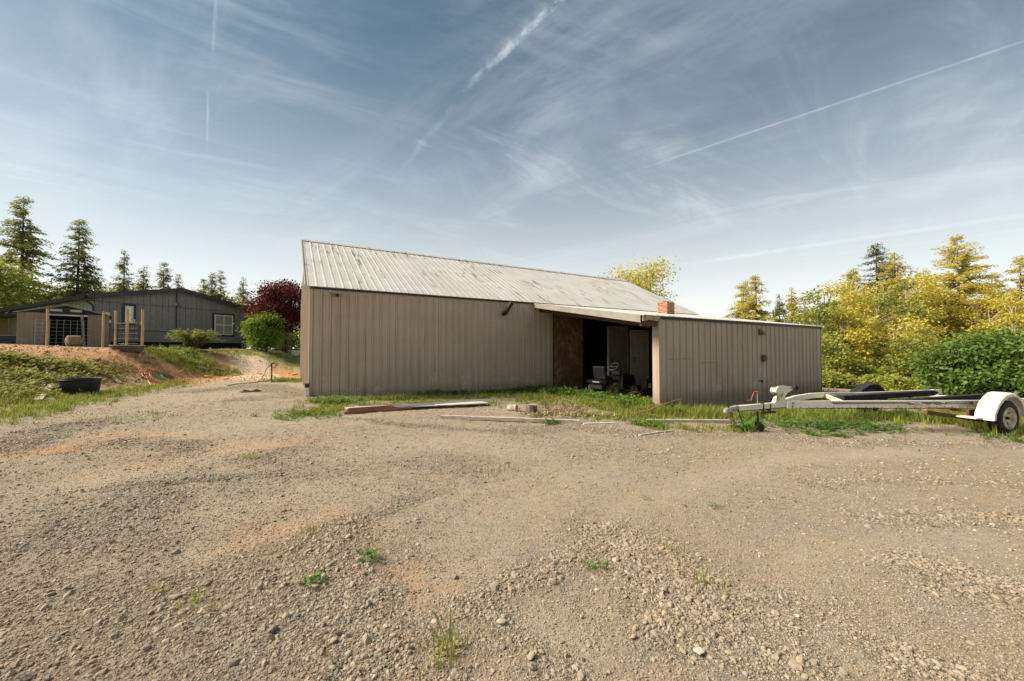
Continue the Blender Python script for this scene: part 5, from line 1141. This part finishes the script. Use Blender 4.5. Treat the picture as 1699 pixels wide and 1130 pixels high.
def conifer(name, label, cat, px, ytop, Y, rw, mat, seed, group, dens=1.0, lean=0.0, base_gap=.06, bark=BARK, droop=.45, size=.42):
    rng = np.random.default_rng(seed); a = at(px, ytop, Y); zb = zg(a.x, a.y); h = a.z - zb; o = thing(name, label, cat, (a.x, a.y, zb), 0, group)
    nb = int(h * 17 * dens); t_ = rng.uniform(base_gap, .99, nb) ** .9; t_ = np.sort(t_); az = rng.uniform(0, 2 * math.pi, nb)
    L = rw * (1.02 - t_) ** .78 * rng.uniform(.55, 1.12, nb) * (.75 + .35 * vnoise(az * 1.3, t_ * 9, seed)) + .10
    kp = vnoise(az * .9 + 3, t_ * h * .8, seed + 5) > .22; t_, az, L = t_[kp], az[kp], L[kp]; L = L * (.72 + .6 * vnoise(az * .8, t_ * 3, seed + 8)); nb = len(t_)
    paths = [([(0, 0, -.5), (lean * .4, 0, h * .4), (lean, 0, h)], .018 * h + .03, .012)]
    PP, DD, SS = [], [], []
    for k in range(nb):
        z = t_[k] * h; d = np.array([math.cos(az[k]), math.sin(az[k])]); n = max(6, int(L[k] * 26 * dens)); u = np.sort(rng.uniform(.10, 1, n))
        rise = .30 - .55 * (1 - t_[k]); q = np.stack([d[0] * L[k] * u + lean * t_[k], d[1] * L[k] * u, z + L[k] * (rise * u - droop * .55 * u * u)], 1)
        if k % 2 == 0 and t_[k] < .93: e = (lean * t_[k], 0, z); paths.append(([e, tuple(q[n // 2]), tuple(q[-1])], .010 + .012 * L[k], .004))
        side = rng.choice([-1, 1], n); D = np.stack([d[0] * .7 - side * d[1] * .8, d[1] * .7 + side * d[0] * .8, rng.normal(-droop, .25, n)], 1)
        PP.append(q + rng.normal(0, .09, (n, 3))); DD.append(D); SS.append(size * (.5 + .6 * rng.random(n)) * (1.15 - .5 * u) * (.6 + .4 * min(1, L[k] / rw * 2)))
    P, D, S_ = np.vstack(PP), np.vstack(DD), np.concatenate(SS); V, F = leaf_quads(P, D, S_ * .72, .36, rng, .9)
    tb = limb_mesh(paths, 5).build('trunk', bark, o, True); link('crown', np_mesh('crown', V, F, rng.random(len(F))), o, mat)
    return o
def broadleaf(name, label, cat, loc, h, rx, rz, cz, mat, seed, group=None, ncl=60, nl=110, leaf=.16, bark=BARK, trunk_r=.12, stems=1, spread=.5, shell=.35, width=.65):
    rng = np.random.default_rng(seed); x, y, zb = loc; o = thing(name, label, cat, (x, y, zb), 0, group)
    C = unit(rng.normal(0, 1, (ncl, 3))); rad = shell + (1 - shell) * rng.random(ncl) ** .45; C = C * rad[:, None] * np.array([rx, rx, rz]) ; C *= (.78 + .40 * vnoise(C[:, 0] * 2 + 9, C[:, 2] * 2 + C[:, 1], seed))[:, None]; C[:, 2] += cz; C[:, 2] = np.maximum(C[:, 2], .12)
    paths = []; roots = []
    for s in range(stems):
        an = rng.uniform(0, 6.28); e = np.array([math.cos(an), math.sin(an), 0]) * rx * .3 * (stems > 1); tp = np.array([0, 0, cz]) + e * 1.2
        paths.append(([(e[0] * .3, e[1] * .3, -.4), tuple(e * .7 + [0, 0, cz * .5]), tuple(tp)], trunk_r, trunk_r * .55)); roots.append(tp)
        paths.append(([tuple(tp), (tp[0] * 1.2, tp[1] * 1.2, cz + rz * .8)], trunk_r * .55, .015))
    for k in range(ncl):
        r = roots[k % stems]; z0 = max(cz * .45, min(C[k, 2] - .2 * rz, cz + rz * .5)); f = z0 / max(cz, .1); st = np.array([r[0] * min(f, 1), r[1] * min(f, 1), z0]); mid = (st + C[k]) / 2 + np.array([0, 0, .08 * rz]); paths.append(([tuple(st), tuple(mid), tuple(C[k])], trunk_r * .25 + .006, .007))
    sg = spread * (rx * rx * rz) ** (1 / 3.) * 2.1 / ncl ** (1 / 3.)
    idx = np.repeat(np.arange(ncl), nl); off = rng.normal(0, 1, (ncl * nl, 3)) * np.array([sg, sg, sg * .62]); P = C[idx] + off; P[:, 2] = np.maximum(P[:, 2], .03)
    D = unit(off + rng.normal(0, .5, off.shape) * sg) + np.stack([rng.normal(0, .4, len(P)), rng.normal(0, .4, len(P)), rng.normal(-.35, .35, len(P))], 1)
    V, F = leaf_quads(P, D, leaf * (.6 + .7 * rng.random(len(P))), width, rng, .7); cl = rng.random(ncl)[idx]
    limb_mesh(paths, 5).build('trunk', bark, o, True); link('crown', np_mesh('crown', V, F, np.clip(.55 * rng.random(len(F)) + .45 * cl, 0, 1)), o, mat); return o
def place(px, ytop, Y): a = at(px, ytop, Y); z = zg(a.x, a.y); return (a.x, a.y, z), a.z - z
# left: tall conifers behind the house
LC = [(40, 325, 37, 5.2, 'tall thin conifer at far left with gappy drooping branches, tallest of the row', 1.05), (132, 364, 39, 4.6, 'second tall conifer from the left behind the garden shed', 1.15), (207, 415, 44, 2.7, 'slim conifer rising behind the long roof slope of the house, third from the left', 1.1), (239, 440, 48, 2.5, 'short conifer between two taller ones behind the house roof', 1.2), (272, 434, 48, 2.5, 'conifer just left of the house ridge behind the roof', 1.2), (297, 454, 49, 1.9, 'smallest conifer close right beside another above the house ridge', 1.2),
      (338, 462, 50, 2.0, 'low conifer right of the house ridge, left of the twin tops', 1.2), (352, 452, 50, 2.2, 'left top of a pair of conifers right of the house ridge', 1.2), (367, 449, 51, 2.3, 'right top of a pair of conifers right of the house ridge', 1.2), (404, 459, 47, 2.2, 'lone slim conifer above the right eave of the house', 1.0)]
for k, (px, yt, Y, rw, lab, dn) in enumerate(LC): conifer('conifer', lab, 'conifer', px, yt, Y, rw, L_CEDAR, 100 + k, 'conifers behind the charcoal house', dn, size=.62 if Y < 42 else .55)
# left: leafy trees filling in below them
LB = [(0, 425, 33, 1.8, 3.2, L_SPRING, 'green leafy tree cut by the left edge of the picture'), (62, 490, 40, 3.0, 2.4, L_CEDAR, 'leafy tree below the two tallest conifers, behind the shed'), (118, 478, 43, 3.2, 2.4, L_SPRING, 'round leafy tree between the two tallest conifers and the house eave'), (172, 474, 46, 3.0, 2.2, L_CEDAR, 'leafy tree under the slim conifer above the long eave'), (232, 482, 50, 3.2, 2.0, L_SPRING, 'low leafy tree just above the left roof slope of the house'), (330, 480, 54, 3.0, 2.0, L_SPRING, 'low leafy tree just above the right roof slope of the house'), (385, 492, 52, 3.0, 2.2, L_SPRING, 'low leafy tree above the right end of the house roof'), (-75, 440, 31, 3.2, 4.0, L_SPRING, 'wide leafy tree beyond the left edge of the yard')]
for k, (px, yt, Y, rx, rz, mt, lab) in enumerate(LB): loc, h = place(px, yt, Y); broadleaf('leafy_tree', lab, 'tree', loc, h, rx, max(rz, (h - 1.2) / 2), h - max(rz, (h - 1.2) / 2), mt, 200 + k, 'leafy trees behind the house', 80, 110, .24)
loc, h = place(472, 471, 27.5); broadleaf('red_maple', 'dark red leafed maple between the house and the barn', 'tree', loc, h, 2.05, 1.75, h - 1.85, L_MAPLE, 301, None, 130, 150, .15, BARK, .14, 2, spread=.36, shell=.35)
loc, h = place(441, 519, 25.5); broadleaf('green_shrub', 'rounded bright green shrub under the red maple beside the house', 'shrub', loc, h, 1.15, h * .5, h * .5, L_LIME, 302, None, 90, 120, .13, BARK, .05, 3, .38)
loc, h = place(478, 548, 30); broadleaf('green_shrub', 'darker green shrub in the shade behind the red maple trunk', 'shrub', loc, h, 1.6, h * .5, h * .5, L_GREEN, 303, None, 50, 90, .14, BARK, .05, 3)
loc, h = place(396, 540, 34); broadleaf('green_shrub', 'green shrub seen between the house corner and the bright shrub', 'shrub', loc, h, 1.6, h * .5, h * .5, L_SPRING, 304, None, 30, 90, .16, BARK, .05, 3)
# tree behind the barn roof
for k, (px, yt, Y, rx, lab) in enumerate([(1040, 440, 38, 2.2, 'golden leafy treetop rising behind the barn ridge, left half'), (1078, 433, 39, 1.8, 'golden leafy treetop behind the barn ridge, right half')]): loc, h = place(px, yt, Y); broadleaf('golden_tree', lab, 'tree', loc, h, rx, 2.6, h - 2.4, L_GOLD, 320 + k, 'golden trees behind the barn', 46, 60, .24, BARKP, .12, 1, .55)
# right: conifers
RC = [(1233, 466, 44, 3.6, 'left of two golden-lit conifers above the lean-to roof', L_FIRG), (1254, 455, 42, 4.0, 'right, taller of two golden-lit conifers above the lean-to roof', L_FIRG), (1293, 488, 46, 1.7, 'small darker conifer right of the pair above the lean-to roof', L_FIR), (1313, 477, 45, 2.0, 'small conifer just left of the golden hedgerow trees', L_FIRG), (1453, 403, 42, 6.8, 'tall dark-topped fir standing above the golden trees', L_FIR), (1484, 418, 40, 5.4, 'golden-lit fir close right of the tall dark-topped fir', L_FIRG), (1416, 444, 39, 4.6, 'golden conical tree left of the tall dark-topped fir', L_GOLD), (1532, 446, 38, 4.6, 'golden conical tree between the tall fir and the tall loose-crowned tree', L_GOLD), (1645, 452, 37, 4.4, 'golden conical tree right of the tall loose-crowned tree', L_GOLD), (1692, 423, 36, 4.4, 'conifer cut by the right edge of the picture', L_FIRG), (1745, 400, 38, 3.0, 'conifer beyond the right edge of the yard', L_FIRG)]
for k, (px, yt, Y, rw, lab, mt) in enumerate(RC): conifer('conifer', lab, 'conifer', px, yt, Y, rw, mt, 400 + k, 'conifers behind the lean-to', 1.25, size=.55)
conifer('tall_hemlock', 'tallest loose-crowned golden tree at the right with visible trunk', 'tree', 1588, 390, 33, 5.8, L_GOLD, 440, None, 1.5, 0, .10, BARKP, .18, .55)
# right: golden and green hedgerow trees
RB = [(1350, 482, 27, 1.5, L_SPRING, 'slender yellow-green leafy tree nearest the lean-to end wall'), (1388, 466, 29, 1.9, L_GOLD, 'golden leafy tree with several pale stems, second from the lean-to'), (1432, 452, 31, 2.0, L_GOLD, 'golden tree left in front of the tall fir'), (1476, 470, 29, 1.9, L_SPRING, 'yellow-green leafy tree in front of the tall fir'), (1514, 462, 32, 1.9, L_GOLD, 'golden tree right of the tall fir'), (1548, 452, 33, 1.8, L_GOLD, 'thin golden tree left of the tall loose-crowned tree'), (1405, 520, 26, 1.7, L_GOLD, 'lower golden tree behind the shrubs right of the lean-to'), (1500, 530, 26.5, 1.8, L_GOLD, 'lower golden tree above the dark gap in the shrubs'), (1636, 480, 31, 2.1, L_GOLD, 'golden tree right of the tall loose-crowned tree'), (1672, 500, 28.5, 2.2, L_GOLD, 'yellow-green tree above the dark bush at the right edge'), (1760, 490, 28, 3, L_GOLD, 'golden tree beyond the right edge')]
for k, (px, yt, Y, rx, mt, lab) in enumerate(RB): loc, h = place(px, yt, Y); rz = (h - .6) / 2; broadleaf('leafy_tree', lab, 'tree', loc, h, rx, rz, h - rz, mt, 500 + k, 'golden hedgerow trees', 80, 80, .185, BARKP, .12, 4, .26, .25)
RS = [(1383, 556, 22.5, 1.1, L_SPRING, 'yellow-green shrub right beside the lean-to corner'), (1425, 604, 23, 1.0, L_SPRING, 'yellow-green shrub behind the black trailer fender'), (1466, 592, 24.5, 1.1, L_SPRING, 'shrub with dark gaps behind the trailer bunks'), (1513, 552, 24, 1.25, L_SPRING, 'yellow-green shrub left behind the dark green bush'), (1375, 620, 20.5, .9, L_SPRING, 'low green shrub at the foot of the lean-to corner'), (1440, 625, 20, 1.0, L_SPRING, 'low green shrub below the golden trees'), (1495, 628, 19, 1.0, L_SPRING, 'low green shrub behind the ends of the black bunks'), (1570, 560, 25, 1.8, L_SPRING, 'yellow-green shrub behind the dark green bush')]
for k, (px, yt, Y, rx, mt, lab) in enumerate(RS): loc, h = place(px, yt, Y); broadleaf('leafy_shrub', lab, 'shrub', loc, h, rx, h * .52, h * .5, mt, 560 + k, 'shrubs along the hedgerow', 55, 75, .16, BARKP, .03, 6, .34, .2)
BB = [(1588, 572, 15.6, 1.15, 'dark green leafy bush, left lobe by the white fender'), (1645, 552, 15.4, 1.35, 'tall dark green leafy bush behind the near trailer wheel'), (1690, 556, 14.6, 1.4, 'dark green leafy bush cut by the right edge of the picture'), (1770, 550, 14.5, 1.6, 'dark green bush beyond the right edge')]
for k, (px, yt, Y, rx, lab) in enumerate(BB): loc, h = place(px, yt, Y); broadleaf('dark_bush', lab, 'bush', loc, h, rx, h * .53, h * .5, L_GREEN, 600 + k, 'dark green bushes behind the trailer', 95, 100, .16, BARK, .04, 6, .36, .25)
# far woods all round: a mass nobody could count
def woods():
    rng = np.random.default_rng(9); n = 52000; az = np.radians(rng.uniform(-180, 180, n)); r = rng.uniform(70, 125, n); x, y = np.sin(az) * r, np.cos(az) * r
    hmax = 4.5 + 5 * fbm(az * 9 + 4, r * .03, 4, 5); z = H0(x, y) + hmax * rng.random(n) ** .7; P = np.stack([x, y, z], 1); D = rng.normal(0, 1, (n, 3)); V, F = leaf_quads(P, D, rng.uniform(.5, 1.2, n), .6, rng)
    o = link('woods', np_mesh('woods', V, F, rng.random(n)), None, L_SPRING); tag(o, 'distant band of mixed woodland round the property', 'woods', kind='stuff')
woods()
# ------------------------------------------------------------------ grass, weeds, brambles
def blades(P, h, rng, width=.012, lean=.5):
    n = len(P); an = rng.uniform(0, 6.283, n); d = np.stack([np.cos(an), np.sin(an), np.zeros(n)], 1); s = np.stack([-np.sin(an), np.cos(an), np.zeros(n)], 1); h = h[:, None]; le = np.abs(rng.normal(0, lean, n))[:, None]; w = width * (.6 + .8 * rng.random(n))[:, None]; up = np.array([[0, 0, 1.0]])
    m = P + up * h * .55 + d * h * le * .3; t = P + up * h * (1 - .25 * le) + d * h * le
    V = np.stack([P - s * w / 2, P + s * w / 2, m + s * w * .4, m - s * w * .4, t, t + up * .0005], 1).reshape(-1, 3); i = np.arange(n)[:, None] * 6
    return V, np.vstack([i + np.array([[0, 1, 2, 3]]), i + np.array([[3, 2, 5, 4]])])
def along(P, w, n, rng):
    seg = np.hypot(*(P[1:] - P[:-1]).T); c = np.concatenate([[0], np.cumsum(seg)]); u = rng.random(n) * c[-1]; x = np.interp(u, c, P[:, 0]); y = np.interp(u, c, P[:, 1]); return x + rng.normal(0, w, n), y + rng.normal(0, w, n)
L_GRASS = leaf_mat('grass_blade', (.14, .21, .032), (.33, .36, .070), .38, 2.5, (.34, .27, .11)); L_WEED = leaf_mat('weed_leaf', (.06, .155, .026), (.16, .29, .05), .35, 3.0); L_BRAM = leaf_mat('bramble_leaf', (.17, .20, .048), (.34, .34, .09), .38, 2.2, (.30, .17, .10)); L_DRY = leaf_mat('dry_blade', (.42, .34, .19), (.52, .43, .24), .3, 2.5)
STRIPS = [([(520, 668), (600, 664), (700, 661), (800, 660), (885, 655)], .22, 5200, .17), ([(500, 686), (540, 680), (570, 674)], .28, 1700, .12), ([(590, 671), (700, 668), (830, 672)], .25, 2200, .10), ([(880, 664), (950, 668), (1020, 674), (1075, 684)], .55, 8500, .22), ([(990, 692), (1060, 694), (1110, 696)], .30, 2600, .14), ([(1098, 688), (1200, 690), (1290, 690)], .38, 6500, .26), ([(1290, 692), (1400, 692), (1500, 695), (1600, 700), (1660, 712)], .45, 9000, .24),
          ([(1580, 700), (1650, 712), (1660, 722)], .22, 2600, .27), ([(1400, 672), (1520, 668), (1640, 668)], 1.2, 6000, .32), ([(1366, 664), (1410, 660), (1480, 660)], .5, 2600, .34), ([(440, 632), (475, 630), (500, 634)], .28, 1500, .13), ([(0, 700), (60, 683), (130, 664), (215, 650), (300, 636)], .42, 8000, .15), ([(0, 668), (60, 662), (100, 655)], .4, 3500, .15), ([(262, 590), (300, 598), (350, 609), (372, 616)], .5, 8000, .24), ([(430, 586), (470, 596), (500, 610)], .9, 3500, .10), ([(250, 582), (330, 582), (400, 584)], .5, 3500, .14), ([(170, 700), (260, 690)], .4, 350, .06), ([(1080, 712), (1200, 714), (1240, 720)], .16, 700, .14), ([(480, 690), (560, 690)], .2, 500, .08), ([(1620, 690), (1699, 700)], .6, 2500, .2)]
def grass():
    rng = np.random.default_rng(21); PX, PY, HT_ = [], [], []
    for px, w, n, h in STRIPS:
        P = wpoly(px); nt_ = max(8, n // 14); cx, cy = along(P, w, nt_, rng); k = rng.integers(0, nt_, n); tuft = .45 + .9 * rng.random(nt_) ** 1.6
        PX.append(cx[k] + rng.normal(0, .055, n)); PY.append(cy[k] + rng.normal(0, .055, n)); HT_.append(h * tuft[k] * rng.uniform(.5, 1.15, n))
    x, y, h = map(np.concatenate, (PX, PY, HT_)); V, F = blades(np.stack([x, y, HH(x, y) - .01], 1), h, rng, .013, .5)
    tn = rng.random(len(x)); o = link('grass', np_mesh('grass', V, F, np.concatenate([tn, tn])), None, L_GRASS); tag(o, 'ragged green grass along the barn walls, trailer and bank foot', 'grass', kind='stuff')
    # yard: thin scattered seedlings and dry blades
    n = 2600; x, y = polar(n, 1.6, 13, 5, 1.2, 60); k = fbm(x * .7, y * .7, 3, 91) > .54; x, y = x[k], y[k]
grass()
def weeds(name, strips, mat, label, seed, lf, hmax, per=16):
    rng = np.random.default_rng(seed); PP, DD, SS = [], [], []
    for px, w, n, sc in strips:
        P = wpoly(px); x, y = along(P, w, n, rng); z = HH(x, y); hp = hmax * sc * rng.uniform(.35, 1.0, n); idx = np.repeat(np.arange(n), per); u = rng.random(len(idx)); an = rng.uniform(0, 6.283, len(idx)); rr = .25 * hp[idx] * (1.2 - .5 * u)
        PP.append(np.stack([x[idx] + np.cos(an) * rr * .5, y[idx] + np.sin(an) * rr * .5, z[idx] + hp[idx] * u * .85], 1)); DD.append(np.stack([np.cos(an), np.sin(an), rng.uniform(-.1, .8, len(idx))], 1)); SS.append(lf * sc * rng.uniform(.5, 1.2, len(idx)))
    P, D, S_ = np.vstack(PP), np.vstack(DD), np.concatenate(SS); V, F = leaf_quads(P, D, S_, .42, rng, .4); o = link(name, np_mesh(name, V, F, rng.random(len(F))), None, mat); tag(o, label, 'weeds', kind='stuff')
weeds('dock_weeds', [([(890, 652), (940, 655), (1000, 664), (1070, 678)], .34, 330, 1.0), ([(700, 656), (800, 655), (890, 650)], .16, 190, .7), ([(530, 668), (580, 668)], .22, 70, .6), ([(1245, 706), (1310, 706), (1390, 712), (1480, 712)], .34, 230, .55), ([(1330, 722), (1400, 724)], .10, 40, .4), ([(1230, 716), (1250, 706)], .12, 60, .6), ([(1105, 688), (1125, 688)], .10, 30, .7), ([(1330, 690), (1480, 690), (1600, 700)], .4, 220, .6), ([(1640, 728), (1699, 735)], .2, 40, .4), ([(480, 690), (530, 690)], .25, 60, .4), ([(905, 705), (925, 703)], .06, 14, .5), ([(1050, 705), (1100, 708)], .12, 50, .5), ([(455, 634), (498, 632)], .2, 60, .6), ([(285, 585), (330, 592)], .35, 90, .8), ([(180, 590), (240, 602), (300, 612)], .8, 40, .6)], L_WEED, 'broad dark green weeds before the open bay and under the trailer', 31, .14, .31)
weeds('brambles', [([(-40, 614), (20, 604), (60, 608), (100, 614)], .4, 300, 1.0), ([(-20, 637), (50, 628), (110, 622), (165, 617)], .4, 420, .9), ([(0, 655), (55, 648)], .4, 200, .8), ([(130, 606), (190, 612), (225, 618)], .35, 70, .6), ([(0, 590), (30, 592)], .3, 40, .8)], L_BRAM, 'yellow-green brambles and creeping weeds over the left bank', 32, .125, .30, 18)
weeds('dry_litter', [([(0, 640), (80, 640), (200, 622)], .9, 260, .6), ([(880, 690), (940, 688), (1000, 690)], .3, 160, .6), ([(200, 600), (300, 615)], 1.0, 120, .5)], L_DRY, 'dead tan stalks and leaf litter among the weeds', 33, .14, .22, 8)
# arching shrub on the bank top
def arching_shrub():
    a = at(322, 580, 20.5); z = hz(a.x, a.y); rng = np.random.default_rng(5); o = thing('arching_shrub', 'low spreading lime-green shrub with arching layers on the bank top', 'shrub', (a.x, a.y, z - .05)); PP, DD = [], []; paths = []
    for k in range(46):
        an = rng.uniform(0, 6.28); L = rng.uniform(.5, 1.25); hh = rng.uniform(.55, 1.0) * (1.15 if k % 9 else 1.5) * (.9 if k % 9 else .8); L = L if k % 9 else .3; n = 70; u = rng.uniform(.3, 1.05, n); q = np.stack([math.cos(an) * L * u, math.sin(an) * L * u, hh * np.sin(np.minimum(u, 1.0) * 2.0)], 1) + rng.normal(0, .05, (n, 3)); PP.append(q); DD.append(np.stack([math.cos(an) + rng.normal(0, .6, n), math.sin(an) + rng.normal(0, .6, n), rng.normal(-.15, .25, n)], 1)); paths.append(([(0, 0, 0), (math.cos(an) * L * .5, math.sin(an) * L * .5, hh * .84), (math.cos(an) * L, math.sin(an) * L, hh * .9)], .02, .005))
    P, D = np.vstack(PP), np.vstack(DD); V, F = leaf_quads(P, D, rng.uniform(.08, .17, len(P)), .45, rng, .3); limb_mesh(paths, 5).build('stems', BARK, o); link('foliage', np_mesh('foliage', V, F, rng.random(len(F))), o, leaf_mat('arching_leaf', (.16, .21, .045), (.30, .33, .10), .35))
arching_shrub()
# single tufts in the gravel
TUFTS = [(738, 1088, .16, 46, 'green grass tuft with yellow base at the lower centre of the yard', 0), (612, 935, .07, 40, 'small green weed on brown gravel left of centre', 1), (521, 972, .06, 34, 'small dark green weed left of the one on brown gravel', 1), (416, 764, .10, 40, 'wispy pale tuft in the yard below the gravel berm', 0), (356, 1010, .06, 30, 'flattened dry grass tuft among stones at lower left', 2), (322, 1000, .09, 22, 'sparse yellow-green blades among stones at lower left', 0), (1163, 985, .20, 14, 'tall thin green blades on the gravel ridge right of centre', 0), (1120, 925, .12, 14, 'thin green blades on the crest of the gravel ridge', 0), (985, 948, .06, 26, 'small green sprout at the left end of the gravel ridge', 1), (1188, 842, .05, 26, 'low green sprig in the open yard right of centre', 1), (422, 691, .07, 40, 'low dark green weed in gravel left of the metal sheets', 1), (1072, 826, .04, 14, 'tiny sprig in the open yard right of the track', 1), (515, 888, .08, 18, 'thin wispy blades on brown gravel above the dark weed', 0), (985, 850, .10, 14, 'thin dry blades beside the smooth wheel track', 2), (1700 - 8, 735, .07, 30, 'low green weed in gravel right of the trailer wheel', 1), (545, 1100, .09, 14, 'dry thin blades at the bottom edge left of centre', 2), (268, 985, .07, 12, 'thin yellow blades at lower left beside pale stones', 0), (640, 1003, .03, 10, 'tiny green seedling on brown gravel', 1), (285, 830, .06, 16, 'wispy blades in the left part of the yard', 0)]
for k, (px, py, h, n, lab, kind) in enumerate(TUFTS):
    rng = np.random.default_rng(700 + k); a = gp(px, py); o = thing('grass_tuft' if kind != 1 else 'weed', lab, 'grass tuft' if kind != 1 else 'weed', a); w = .02 + .25 * h; P = np.stack([rng.normal(0, w, n), rng.normal(0, w, n), np.full(n, -.008)], 1)
    if kind == 1: V, F = leaf_quads(P + [[0, 0, .012]] * n + np.abs(rng.normal(0, h * .3, (n, 3))) * [0, 0, 1], np.stack([rng.normal(0, 1, n), rng.normal(0, 1, n), rng.uniform(.1, .8, n)], 1), h * rng.uniform(.5, 1.1, n), .35, rng); tn = rng.random(n)
    else: V, F = blades(P, h * rng.uniform(.45, 1.1, n), rng, .006 + .012 * h, .45); t1 = rng.random(n); tn = np.concatenate([t1, t1])
    link('blades' if kind != 1 else 'leaves', np_mesh('blades', V, F, tn), o, (L_GRASS, L_WEED, L_DRY)[kind])
